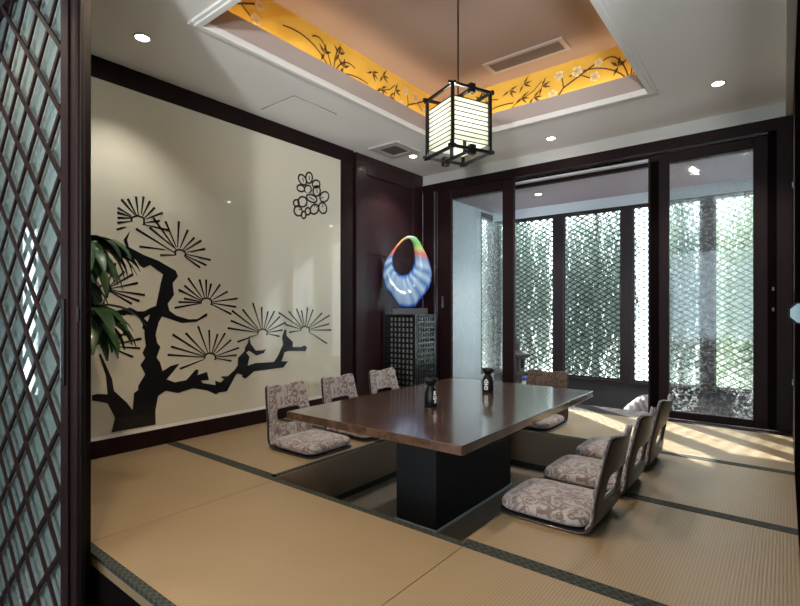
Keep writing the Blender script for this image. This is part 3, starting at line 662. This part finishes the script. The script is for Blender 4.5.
ch = make_chair(M['fab'], 'patterned legless chair on the left side of the table, nearest the entrance')
ch.location = (-2.715, 2.385, 0)
def place(src, x, y, rz, label):
    c_ = copy_tree(src); c_.location = (x, y, 0); c_.rotation_euler = (0, 0, rz); c_['label'] = label
    return c_
place(ch, -2.715, 2.935, 0, 'middle patterned legless chair of the three on the left of the table')
place(ch, -2.715, 3.515, 0, 'patterned legless chair on the left side of the table, nearest the black lattice stand')
place(ch, -.875, 2.40, PI, 'legless chair on the right of the table nearest the camera, dark back turned')
place(ch, -.875, 2.95, PI, 'middle legless chair of the three on the right side, dark back turned')
place(ch, -.875, 3.50, PI, 'legless chair on the right side of the table, nearest the sliding glass panel')
cb = make_chair(M['fabbacklit'], 'legless chair, its brown back pad darkened as if backlit, alone at the far end of the table before the windows')
cb.location = (-1.72, 4.10, 0); cb.rotation_euler = (0, 0, -PI / 2)
for o in bpy.data.objects:
    if o.parent == cb and o.name.startswith('seat_cushion'): o.data.materials.clear(); o.data.materials.append(M['fab'])

# ------------------------------------------------------------ bottles on the table
def bottle(x, y, rz, label, glyph):
    e = empty('sake_bottle', (x, y, .39), rz, label, 'bottle', 'black bottles on the table')
    MB().lathe([(.0, 0), (.040, 0), (.0435, .006), (.0435, .05), (.041, .085), (.033, .112), (.024, .125), (.022, .130)], n=32).build('body', M['black'], e, smooth=True)
    MB().lathe([(.0, .128), (.022, .128), (.026, .136), (.036, .148), (.043, .162), (.045, .176), (.042, .176), (.034, .160), (.02, .146), (0, .143)], n=32).build('cup_top', M['black'], e, smooth=True)
    g = MB(); r = .0445
    for (a0, z0, a1, z1) in glyph:
        for i in range(3):
            A = a0 + (a1 - a0) * i / 3; B = a0 + (a1 - a0) * (i + 1) / 3; Z = z0 + (z1 - z0) * i / 3; W = z0 + (z1 - z0) * (i + 1) / 3
            rr = lambda z: .0445 if z < .055 else .0445 - (z - .055) * .085
            g.bar((rr(Z) * math.cos(A), rr(Z) * math.sin(A), Z), (rr(W) * math.cos(B), rr(W) * math.sin(B), W), .006, .002, (math.cos(A), math.sin(A), 0))
    g.build('brush_mark', M['glyph'], e)
GL1 = [(-.25, .092, .1, .098), (-.05, .1, -.05, .075), (-.3, .078, .2, .082), (-.2, .07, -.3, .05), (.05, .07, .2, .05), (-.25, .05, .2, .052), (-.05, .045, .05, .03), (-.2, .028, .2, .034)]
GL2 = [(0, .1, -.4, .075), (0, .1, .4, .075), (-.25, .074, .25, .074), (-.35, .06, .35, .062), (0, .074, 0, .045), (-.25, .045, .25, .045), (-.25, .045, -.22, .025), (.25, .045, .22, .025), (-.24, .026, .24, .026)]
bottle(-1.766, 2.556, math.radians(-17), 'black bottle with cupped mouth on the table, the nearer of two', GL1)
bottle(-1.735, 3.256, math.radians(-82), 'black bottle with white brush mark on the table, nearer the sliding glass doors', GL2)

# ------------------------------------------------------------ lattice stand and glass sculpture
sx0, sx1, sy0, sy1, sh = -3.635, -3.18, 4.30, 4.70, .943
sc_ = empty('lattice_stand', ((sx0 + sx1) / 2, (sy0 + sy1) / 2, .004), 0, 'tall black square stand with a grid of holes in the back left corner', 'stand')
hx, hy = (sx1 - sx0) / 2, (sy1 - sy0) / 2
b = MB(); b.box(-hx, hx, -hy, hy, sh - .022, sh); b.box(-hx, hx, -hy, hy, 0, .04)
for a in (-1, 1):
    for q in (-1, 1): b.box(a * hx - (.03 if a > 0 else 0), a * hx + (0 if a > 0 else .03), q * hy - (.03 if q > 0 else 0), q * hy + (0 if q > 0 else .03), .04, sh - .022)
b.build('frame', M['standlit'], sc_)
def gridface(axis, sgn):
    g = MB(); nC, nR = 7, 15; H0, H1 = .04, sh - .022
    if axis == 'y':
        a0, a1 = -hx + .03, hx - .03; y0, y1 = (hy - .016, hy) if sgn > 0 else (-hy, -hy + .016)
        for i in range(nC + 1): q = a0 + (a1 - a0) * i / nC; g.box(q - .009, q + .009, y0, y1, H0, H1)
        for i in range(nR + 1): z = H0 + (H1 - H0) * i / nR; g.box(a0, a1, y0, y1, z - .011, z + .011)
    else:
        a0, a1 = -hy + .03, hy - .03; x0, x1 = (hx - .016, hx) if sgn > 0 else (-hx, -hx + .016)
        for i in range(nC + 1): q = a0 + (a1 - a0) * i / nC; g.box(x0, x1, q - .009, q + .009, H0, H1)
        for i in range(nR + 1): z = H0 + (H1 - H0) * i / nR; g.box(x0, x1, a0, a1, z - .011, z + .011)
    return g.build('lattice_side', M['standlit'], sc_)
for ax, sg in (('y', -1), ('y', 1), ('x', 1), ('x', -1)): gridface(ax, sg)
MB().box(-hx + .05, hx - .075, -hy + .05, hy - .05, .04, sh - .022).build('lining', M['standpaper'], sc_)

OUT = [(215, 97), (245, 98), (268, 108), (292, 140), (312, 180), (330, 215), (346, 255), (358, 300), (362, 335), (357, 375), (345, 412), (325, 445), (300, 475), (275, 510), (262, 531), (230, 536), (195, 536), (163, 530), (142, 500), (115, 458), (88, 425), (70, 390), (62, 350), (62, 310), (70, 270), (85, 238), (106, 210), (128, 178), (150, 150), (180, 118)]
INN = [(217, 114), (228, 118), (238, 130), (246, 150), (252, 178), (255, 205), (255, 232), (252, 262), (246, 285), (238, 302), (228, 315), (218, 325), (210, 331), (200, 335), (192, 337), (184, 337), (176, 336), (166, 333), (156, 327), (148, 318), (140, 306), (133, 292), (127, 276), (124, 258), (124, 240), (127, 220), (135, 198), (150, 172), (168, 148), (192, 125)]
gs = empty('glass_sculpture', (-3.375, 4.485, sh + .005), math.atan2(.6194, .7851), 'teardrop ring sculpture of blue art glass with a rainbow top on a black plinth', 'sculpture')
MB().box(-.215, .185, -.08, .08, 0, .075).build('plinth', M['black'], gs, bevel=.003)
k_ = 5.62 / 488 / 6.06
P = lambda p: Vector(((p[0] - 235) * k_, 0, (536 - p[1]) * k_ + .073))
nk = len(OUT); na = 16; mb = MB(); cols = []
def scol(i, a):
    e_ = max(0, math.cos(a))           # 1 at the outer rim
    u, v = OUT[i]
    ridge = (.5 + .5 * math.sin(i * 2.9 + 1.)) ** .7
    if v < 228:
        if u < 215:
            if v > 185: c0 = (.75, .03, .02)
            elif v > 160: c0 = (.80, .13, .02)
            else: c0 = (.85, .45, .05)
        else:
            if v < 105: c0 = (.45, .60, .45)
            elif v < 150: c0 = (.06, .45, .05)
            elif v < 190: c0 = (.50, .60, .10)
            else: c0 = (.75, .06, .04)
        w_ = .25 * ridge
        return tuple(x * (1 - w_) + .8 * w_ for x in c0)
    deep = (.01, .07, .45); mid = (.06, .20, .52); pale = (.52, .68, .80)
    if e_ > .8: return deep
    if a > PI * .75 and a < PI * 1.25: return deep if ridge > .6 else mid
    return tuple(p_ * ridge + m_ * (1 - ridge) for p_, m_ in zip(pale, mid))
for i in range(nk):
    o_, n_ = P(OUT[i]), P(INN[i]); cc = (o_ + n_) / 2; d_ = (o_ - n_) / 2
    th = min(.05, d_.length * .9) * (1 + .12 * math.sin(i * 2.9))
    for k in range(na):
        a = 2 * PI * k / na
        mb.v.append(cc + d_ * math.cos(a) + Vector((0, th * math.sin(a), 0))); cols.append(scol(i, a))
for i in range(nk):
    for k in range(na): mb.f.append((i * na + k, i * na + (k + 1) % na, ((i + 1) % nk) * na + (k + 1) % na, ((i + 1) % nk) * na + k))
ring = mb.build('glass_ring', M['art'], gs, smooth=True)
ca = ring.data.color_attributes.new('Col', 'FLOAT_COLOR', 'POINT')
for i, c_ in enumerate(cols): ca.data[i].color = (*c_, 1)

# ------------------------------------------------------------ hanging lantern
lx, ly = -1.745, 2.85
L = empty('hanging_lantern', (lx, ly, TZ), math.radians(-22.9), 'square black framed lantern with ribbed pale shade hanging on a thin rod over the table', 'lamp')
z0, z1 = 2.048 - TZ, 2.447 - TZ; a = .152
MB().tube([(0, 0, 0), (0, 0, z1 - .0)], .006).build('rod', M['shelledge'], L)
MB().lathe([(0, 0), (.055, 0), (.05, -.02), (0, -.025)]).build('ceiling_cap', M['shelledge'], L)
f = MB()
for sx in (-1, 1):
    for sy in (-1, 1):
        f.box(sx * a - .009, sx * a + .009, sy * a - .009, sy * a + .009, z0 - .012, z1 + .012)
for z in (z0, z1):
    for s in (-1, 1):
        f.bar((-a - .03, s * a, z), (a + .03, s * a, z), .017, .017); f.bar((s * a, -a - .03, z + .004), (s * a, a + .03, z + .004), .017, .017)
    f.bar((-a - .005, 0, z), (a + .005, 0, z), .022, .012)
for s in (-1, 1):
    f.box(s * a - .018, s * a + .018, -.022, .022, z0 - .03, z0 + .03); f.box(s * a - .016, s * a + .016, -.02, .02, z1 - .03, z1 + .03)
    f.box(s * .075 - .009, s * .075 + .009, -.009, .009, z0, z0 + .17)
f.build('frame', M['black'], L)
s0, s1 = 2.10 - TZ, 2.377 - TZ; q = a - .012
s = MB()
for sx in (-1, 1):
    s.box(sx * q - .0015, sx * q + .0015, -q, q, s0, s1); s.box(-q, q, sx * q - .0015, sx * q + .0015, s0, s1)
sh_ = s.build('lamp_shade', M['paper'], L)
r = MB()
for i in range(10):
    z = s0 + (s1 - s0) * i / 9
    for s in (-1, 1):
        r.box(s * (q + .002), s * (q + .002) + s * .004, -q, q, z - .0028, z + .0028); r.box(-q, q, s * (q + .002), s * (q + .002) + s * .004, z - .0028, z + .0028)
r.build('shade_rib', M['black'], sh_)
MB().lathe([(0, z1), (.04, z1), (.045, z1 - .05), (0, z1 - .06)]).build('socket', M['black'], L)
MB().sphere((0, 0, (s0 + s1) / 2 + .02), .04).build('bulb', M['bulbhot'], L, smooth=True)

# ------------------------------------------------------------ ceiling fittings
def downlight(x, y, z, label, grp='recessed ceiling downlights'):
    e = empty('downlight', (x, y, z), 0, label, 'ceiling light', grp)
    MB().lathe([(.0, -.001), (.050, -.001), (.050, -.006), (.046, -.009), (.037, -.005), (0, -.005)]).build('trim_ring', M['grillew'], e)
    MB().lathe([(0, -.0075), (.036, -.0075), (.036, -.005), (0, -.005)]).build('lens', M['bulb'], e)
downlight(-3.16, 1.40, ZC, 'round recessed downlight in the white ceiling at upper left above the pine painting')
downlight(-3.243, 4.344, ZC, 'round recessed downlight beside the square ceiling vent in the back left corner')
downlight(-1.826, 4.739, ZC, 'round recessed downlight in the white ceiling above the sliding door opening')
downlight(-.396, 4.37, ZC, 'round recessed downlight in the white ceiling at right above the glass panel')
downlight(-2.57, 6.22, 2.54, 'small downlight in the grey sunroom ceiling seen through the open doorway')
downlight(-.786, 6.217, 2.54, 'downlight in the sunroom ceiling seen through the right glass panel, left of two')
downlight(-.30, 5.75, 2.54, 'downlight in the sunroom ceiling at top right of the right glass panel')
v = empty('ceiling_vent', (-3.265, 4.04, ZC), 0, 'square white air vent with a grey grille in the ceiling by the panelled wall', 'vent')
m = MB(); m.box(-.195, .195, -.205, -.12, -.018, 0); m.box(-.195, .195, .12, .205, -.018, 0); m.box(-.195, -.11, -.12, .12, -.018, 0); m.box(.11, .195, -.12, .12, -.018, 0)
m.build('frame', M['grillew'], v, bevel=.004)
m = MB(); m.box(-.11, .11, -.12, .12, -.006, 0)
for i in range(12): m.box(-.11, .11, -.115 + i * .02, -.107 + i * .02, -.014, -.006)
m.build('grille', M['ventdark'], v)
v = empty('ceiling_vent', (-1.765, 3.99, TZ), 0, 'long copper coloured air vent in the raised tray ceiling behind the lantern', 'vent')
m = MB(); m.box(-.36, .36, -.11, -.075, -.016, 0); m.box(-.36, .36, .075, .11, -.016, 0); m.box(-.36, -.32, -.075, .075, -.016, 0); m.box(.32, .36, -.075, .075, -.016, 0)
m.build('frame', M['grille'], v, bevel=.003)
m = MB(); m.box(-.32, .32, -.075, .075, -.004, 0)
for i in range(9): m.box(-.32, .32, -.07 + i * .017, -.062 + i * .017, -.014, -.004)
m.build('grille', M['grilled'], v)

# ------------------------------------------------------------ painted gold friezes in the tray
def frieze(label, P, motifs):
    o0 = P(0, 0, 0)
    xs = [p[0] for st, lv, fl, nm in motifs for pts, w_ in st for p in pts]
    e = empty('painted_frieze', o0, 0, label, 'wall painting', 'gold painted friezes of the ceiling tray')
    for st, lv, fl, nm in motifs:
        mb = MB()
        for pts, w_ in st:
            for (a, b) in zip(pts, pts[1:]):
                dx, dy = b[0] - a[0], b[1] - a[1]; l = math.hypot(dx, dy) or 1; nx, ny = -dy / l * w_ / 2, dx / l * w_ / 2
                mb.add([P(a[0] + nx, a[1] + ny, .003) - o0, P(a[0] - nx, a[1] - ny, .003) - o0, P(b[0] - nx, b[1] - ny, .003) - o0, P(b[0] + nx, b[1] + ny, .003) - o0], [(0, 1, 2, 3)])
        for (x, y, ang, ln_, w_) in lv:
            c_, s_ = math.cos(ang), math.sin(ang)
            q = [(0, 0), (ln_ * .4, w_ / 2), (ln_, 0), (ln_ * .4, -w_ / 2)]
            mb.add([P(x + a * c_ - b * s_, y + a * s_ + b * c_, .003) - o0 for a, b in q], [(0, 1, 2, 3)])
        mo = mb.build(nm, M['fr_ink'], e)
        for (x, y, r) in fl:
            f_ = MB()
            for k in range(5):
                t = 2 * PI * k / 5 + x * 9; cx_, cy_ = x + r * .6 * math.cos(t), y + r * .6 * math.sin(t)
                f_.add([P(cx_ + r * .5 * math.cos(u * PI / 5), cy_ + r * .5 * math.sin(u * PI / 5), .004) - o0 for u in range(10)], [tuple(range(10))])
            f_.build('blossom', M['fr_white'], mo)
def arc(x, y, dx, h, n=8): return [(x + dx * (t / n) ** 1.4, y + h * math.sin(t / n * PI * .62)) for t in range(n + 1)]
def motif(x0):
    B = 2.86; st = []; lv = []
    for dx, h_ in ((-.50, .22), (-.22, .27), (.12, .29), (.26, .20), (.42, .12)): st.append((arc(x0, B, dx, h_), .011))
    for ax, ay in ((x0 - .09, 3.03), (x0 + .07, 3.09), (x0 + .12, 3.0)):
        for t in (.5, 1.4, 2.4, 4.2): lv.append((ax, ay, t, .085, .026))
    return st, lv, [], 'orchid'
def bamboo(x0):
    st = [([(x0 - .2, 2.86), (x0 - .05, 2.96), (x0 + .12, 3.03), (x0 + .2, 3.1)], .008)]; lv = []
    for i, (dx, z) in enumerate(((-.12, 3.1), (0, 3.0), (.12, 2.97), (.02, 3.12), (.2, 3.05))):
        for t in (-.5, -1.1, .3, 3.6): lv.append((x0 + dx, z, t + i * .2, .09, .02))
    return st, lv, [], 'bamboo'
def plum(x0):
    st = [([(x0 - .2, 2.86), (x0 - .1, 2.98), (x0 + .05, 3.05), (x0 + .2, 3.12)], .014), ([(x0 - .1, 2.98), (x0 - .12, 3.12)], .01), ([(x0 + .05, 3.05), (x0 + .16, 2.98)], .009)]
    fl = [(x0 - .14, 3.1, .04), (x0 + .02, 3.09, .045), (x0 + .17, 3.0, .04), (x0 + .2, 3.11, .035), (x0 - .2, 2.95, .04)]
    return st, [], fl, 'plum_branch'
frieze('gold frieze on the left side of the ceiling tray with orchid and bamboo ink painting', lambda s_, z, o: Vector((TX0 - TR + o, s_, z)), [plum(1.85), motif(2.75), bamboo(3.35), plum(3.85)])
frieze('gold frieze on the back side of the ceiling tray with blossom branches behind the lantern', lambda s_, z, o: Vector((s_, TY1 + TR - o, z)), [bamboo(-1.95), plum(-1.45), motif(-1.0), motif(-2.45)])

# ------------------------------------------------------------ plants
def leaf(mb, base, d, length, width, droop, n=6):
    d = Vector(d).normalized(); p = Vector(base); side = d.cross(Vector((0, 0, 1))).normalized()
    vs = []; fs = []
    for i in range(n + 1):
        t = i / n; w_ = width * math.sin(PI * (t * .92 + .04)) ** .8 * .5
        up = side.cross(d).normalized()
        vs += [p - side * w_ + up * w_ * .35, p.copy(), p + side * w_ + up * w_ * .35]
        d = (d + Vector((0, 0, -droop / n))).normalized(); p = p + d * length / n
    for i in range(n):
        o = i * 3; fs += [(o, o + 1, o + 4, o + 3), (o + 1, o + 2, o + 5, o + 4)]
    mb.add(vs, fs)
pp = empty('potted_plant', (-3.29, 1.0, .004), 0, 'leafy green plant half hidden behind the dark entrance jamb, before the painted panel', 'plant')
MB().lathe([(0, 0), (.075, 0), (.105, .20), (.11, .22), (.1, .22), (.095, .2), (0, .2)]).build('pot', M['clay'], pp, smooth=False)
st = MB(); lf = MB(); rng = random.Random(11)
for (hx_, hy_, hz) in ((.09, .10, 1.42), (.09, .10, 1.02), (-.06, .02, 1.2)):
    st.tube([(0, 0, .2), (hx_ * .4, hy_ * .4, hz * .5), (hx_, hy_, hz)], [.014, .012, .008])
    for k in range(50):
        t = rng.uniform(0, 2 * PI)
        zz = hz - rng.uniform(0, .10)
        leaf(lf, (hx_, hy_, zz), (math.cos(t), math.sin(t), rng.uniform(-.2, .8)), rng.uniform(.24, .36), rng.uniform(.058, .082), rng.uniform(1.5, 2.7))
st.build('stem', M['bark'], pp); lf.build('foliage', M['leaf'], pp, smooth=True)
def small_pot(x, y, z, label, s=1.):
    e = empty('potted_shrub', (x, y, z), 0, label, 'plant', 'potted shrubs in the corridor')
    MB().lathe([(0, 0), (.09 * s, 0), (.13 * s, .24 * s), (.115 * s, .24 * s), (0, .21 * s)]).build('pot', M['clay'], e)
    f_ = MB()
    for k in range(60):
        t = rng.uniform(0, 2 * PI); leaf(f_, (0, 0, .22 * s), (math.cos(t), math.sin(t), rng.uniform(.4, 2.5)), rng.uniform(.18, .38) * s, .05 * s, rng.uniform(.8, 1.6), 4)
    f_.build('foliage', M['leaf3'], e, smooth=True)
small_pot(-5.5, .0, -.615, 'small shrub in a clay pot mirrored in the lattice door glass', 2.0)

# stone lantern, rock and small jar in the sunroom
sl = empty('stone_lantern', (-3.02, 6.5, -.40), 0, 'grey stone lantern standing in the sunroom behind the far end of the table', 'stone lantern')
MB().lathe([(0, 0), (.18, 0), (.17, .10), (.11, .14), (.085, .2), (.08, .40), (.11, .44), (.14, .50), (.14, .54), (0, .54)], n=6).build('base', M['stone'], sl)
fb = MB()
for k in range(4):
    t = PI / 4 + k * PI / 2; fb.box(.10 * math.cos(t) - .025, .10 * math.cos(t) + .025, .10 * math.sin(t) - .025, .10 * math.sin(t) + .025, .54, .72)
fb.box(-.10, .10, -.10, .10, .70, .735); fb.box(-.10, .10, -.10, .10, .54, .57)
fb.build('fire_box', M['stone'], sl)
MB().lathe([(0, .73), (.19, .735), (.215, .77), (.20, .785), (.12, .80), (.06, .83), (0, .83)], n=6).build('roof', M['stone'], sl)
MB().lathe([(0, .82), (.045, .82), (.062, .855), (.05, .88), (.06, .915), (.045, .95), (.02, .98), (.012, 1.02), (0, 1.04)], n=14).build('finial', M['stone'], sl, smooth=True)
jr = empty('small_jar', (-2.78, 6.28, -.40), 0, 'small white and blue jar beside the stone lantern', 'jar')
MB().lathe([(0, 0), (.05, 0), (.06, .2), (.055, .39), (.04, .43), (.042, .45), (0, .45)]).build('body', M['white_china'], jr, smooth=True)
MB().lathe([(0, .445), (.045, .445), (.048, .48), (.03, .50), (0, .505)]).build('lid', M['blue_china'], jr, smooth=True)
rk = MB().sphere((0, 0, .2), .245, 24, (1.0, .9, 1.08)); rr = random.Random(5)
for i, v_ in enumerate(rk.v):
    x, y, z = v_; n_ = 1 + .10 * math.sin(7 * x + 2) * math.cos(6 * y) + .07 * math.sin(13 * z + 5 * x)
    rk.v[i] = (x * n_, y * n_, max(0, z * n_))
o = rk.build('garden_rock', M['rock'], None, smooth=True, loc=(-1.15, 5.72, -.40))
tag(o, 'rounded pale grey streaked rock beyond the door track, behind the right hand chairs', 'rock')

# ------------------------------------------------------------ trees outside the sunroom
def tree(x, y, h_, r_, strands, ln_, m, label, seed, cat='tree'):
    rg = random.Random(seed)
    e = empty('weeping_tree', (x, y, -.5), 0, label, cat, 'weeping trees outside the windows')
    tk = MB(); tk.tube([(0, 0, 0), (.05, .02, h_ * .5), (0, .05, h_ * .9)], [.05, .04, .02])
    fo = MB()
    for k in range(strands):
        t = rg.uniform(0, 2 * PI); q = r_ * math.sqrt(rg.random()); zt = h_ * rg.uniform(.55, 1.05) * (1 - .25 * (q / r_) ** 2)
        sx, sy = q * math.cos(t), q * math.sin(t); l = ln_ * rg.uniform(.5, 1.2)
        n = int(l / .06)
        for i in range(n):
            z = zt - i * .06
            if z < .1: break
            a = rg.uniform(0, 2 * PI); ll = rg.uniform(.09, .16); w_ = rg.uniform(.010, .020)
            px, py = sx + .05 * math.sin(i * .4 + k), sy + .05 * math.cos(i * .3 + k)
            ex, ey = px + .06 * math.cos(a), py + .06 * math.sin(a)
            b_, c_ = -math.sin(a) * w_, math.cos(a) * w_
            fo.add([(px, py, z), ((px + ex) / 2 + b_, (py + ey) / 2 + c_, z - ll * .5), (ex, ey, z - ll), ((px + ex) / 2 - b_, (py + ey) / 2 - c_, z - ll * .5)], [(0, 1, 2, 3)])
    tk.build('trunk', M['bark'], e); fo.build('foliage', m, e)
tree(-4.6, 9.9, 4.2, .9, 420, 2.8, M['leaf2'], 'dark green drooping foliage outside the leftmost window of the back row', 1)
tree(-2.75, 9.3, 4.0, .68, 330, 2.8, M['leaf2'], 'dense drooping foliage outside the second window, behind the doorway', 2)
tree(-1.4, 9.6, 3.8, .45, 200, 2.4, M['leaf2'], 'drooping foliage seen through the right glass panel, left of its mullion', 3)
tree(-.45, 10.6, 3.9, .7, 340, 2.6, M['leaf3'], 'yellow green drooping foliage seen through the right glass panel, right of its mullion', 4)

# ------------------------------------------------------------ light
W = bpy.data.worlds.new('World'); S.world = W; W.use_nodes = True
bg = W.node_tree.nodes['Background']
bg.inputs['Color'].default_value = (.80, .92, 1., 1); bg.inputs['Strength'].default_value = SKY
def lamp(kind, name, loc_, energy, color=(1, 1, 1), **kw):
    l = bpy.data.lights.new(name, kind); l.energy = energy; l.color = color
    for k, v_ in kw.items(): setattr(l, k, v_)
    o = bpy.data.objects.new(name, l); COL.objects.link(o); o.location = loc_
    return o
el = math.radians(28)
sd = Vector((.737 * math.cos(el), -.676 * math.cos(el), -math.sin(el)))
sun = lamp('SUN', 'sun', (-6, 12, 8), SUN, (1., .96, .90), angle=.009); sun.rotation_euler = sd.to_track_quat('-Z', 'Y').to_euler()
for x, y, z, e_ in ((-3.16, 1.40, ZC, .3), (-3.243, 4.344, ZC, .5), (-1.826, 4.739, ZC, .7), (-.396, 4.37, ZC, .7)):
    lamp('SPOT', 'downlight_beam', (x, y, z - .03), DL * e_, (1, .95, .87), spot_size=1.9, spot_blend=.6, shadow_soft_size=.04)
for x, y in ((-2.57, 6.22), (-.786, 6.217), (-.30, 5.75)):
    lamp('SPOT', 'sunroom_beam', (x, y, 2.5), DL * .5, (1, .92, .84), spot_size=1.9, spot_blend=.6, shadow_soft_size=.04)
# warm spots added without fittings in room and corridor, above and behind the picture
for x, y, e_ in ((-1.9, 1.12, .8), (-3.0, .3, .5), (-1.4, .3, .8), (-1.2, -1.2, .8), (.8, -1.2, .5)):
    lamp('SPOT', 'warm_beam', (x, y, ZC - .03), DL * e_, (1, .76, .52), spot_size=2.2, spot_blend=.7, shadow_soft_size=.06)
# spots without fittings, added near the camera to brighten the ceilings
for loc_, tgt, e_ in (((.65, -.9, 1.2), (-1.5, 3.2, 2.72), .9), ((.35, -2.3, 1.2), (-2.3, 2.6, 2.72), 1.3)):
    o = lamp('SPOT', 'ceiling_fill', loc_, FILL * e_, (.97, .98, 1.), spot_size=1.1, spot_blend=.8, shadow_soft_size=.12)
    o.rotation_euler = (Vector(tgt) - Vector(loc_)).to_track_quat('-Z', 'Y').to_euler()
# cove strips hidden behind the tray lip
def strip(x, y, sx, sy):
    o = lamp('AREA', 'cove_strip', (x, y, ZC + .105), COVE * max(sx, sy), (1, .80, .54), shape='RECTANGLE', size=sx, size_y=sy); o.rotation_euler = (PI, 0, 0)
strip((TX0 + TX1) / 2, TY1 + .075, TX1 - TX0, .05); strip((TX0 + TX1) / 2, TY0 - .075, TX1 - TX0, .05)
strip(TX0 - .075, (TY0 + TY1) / 2, .05, TY1 - TY0); strip(TX1 + .075, (TY0 + TY1) / 2, .05, TY1 - TY0)
lamp('POINT', 'lantern_bulb', (lx, ly, 2.26), LANT, (1, .93, .78), shadow_soft_size=.045)
# sky portals at the windows
for a, b in WN:
    o = lamp('AREA', 'sky_portal', ((a + b) / 2, 7.2, 1.2), 1, shape='RECTANGLE', size=b - a, size_y=2.35); o.rotation_euler = (-PI / 2, 0, 0); o.data.cycles.is_portal = True
o = lamp('AREA', 'sky_portal', (XL - .15, 6.82, 1.24), 1, shape='RECTANGLE', size=2.4, size_y=.4); o.rotation_euler = (0, -PI / 2, 0); o.data.cycles.is_portal = True
o = lamp('AREA', 'sky_portal', (-1.0, -3.4, 1.35), 1, shape='RECTANGLE', size=7.2, size_y=2.2); o.rotation_euler = (PI / 2, 0, 0); o.data.cycles.is_portal = True
o = lamp('AREA', 'sky_portal', (-6.35, -.14, .75), 1, shape='RECTANGLE', size=2.3, size_y=.3); o.rotation_euler = (0, -PI / 2, 0); o.data.cycles.is_portal = True

# ------------------------------------------------------------ camera
cam = bpy.data.cameras.new('camera'); co = bpy.data.objects.new('camera', cam); COL.objects.link(co)
co.location = (0, 0, 1.0); co.rotation_euler = (PI / 2, 0, math.atan(385 / 488))
cam.sensor_width = 36; cam.lens = 488 / 800 * 36; cam.shift_y = 7 / 800; cam.clip_start = .02
S.camera = co
S.view_settings.view_transform = 'Standard'; S.view_settings.look = 'None'
S.view_settings.gamma = 1; S.view_settings.exposure = EXPO; S.view_settings.use_curve_mapping = False
S.cycles.max_bounces = 10; S.cycles.diffuse_bounces = 5; S.cycles.glossy_bounces = 4; S.cycles.transmission_bounces = 8; S.cycles.transparent_max_bounces = 12
S.cycles.sample_clamp_indirect = 6; S.cycles.caustics_reflective = False; S.cycles.caustics_refractive = False
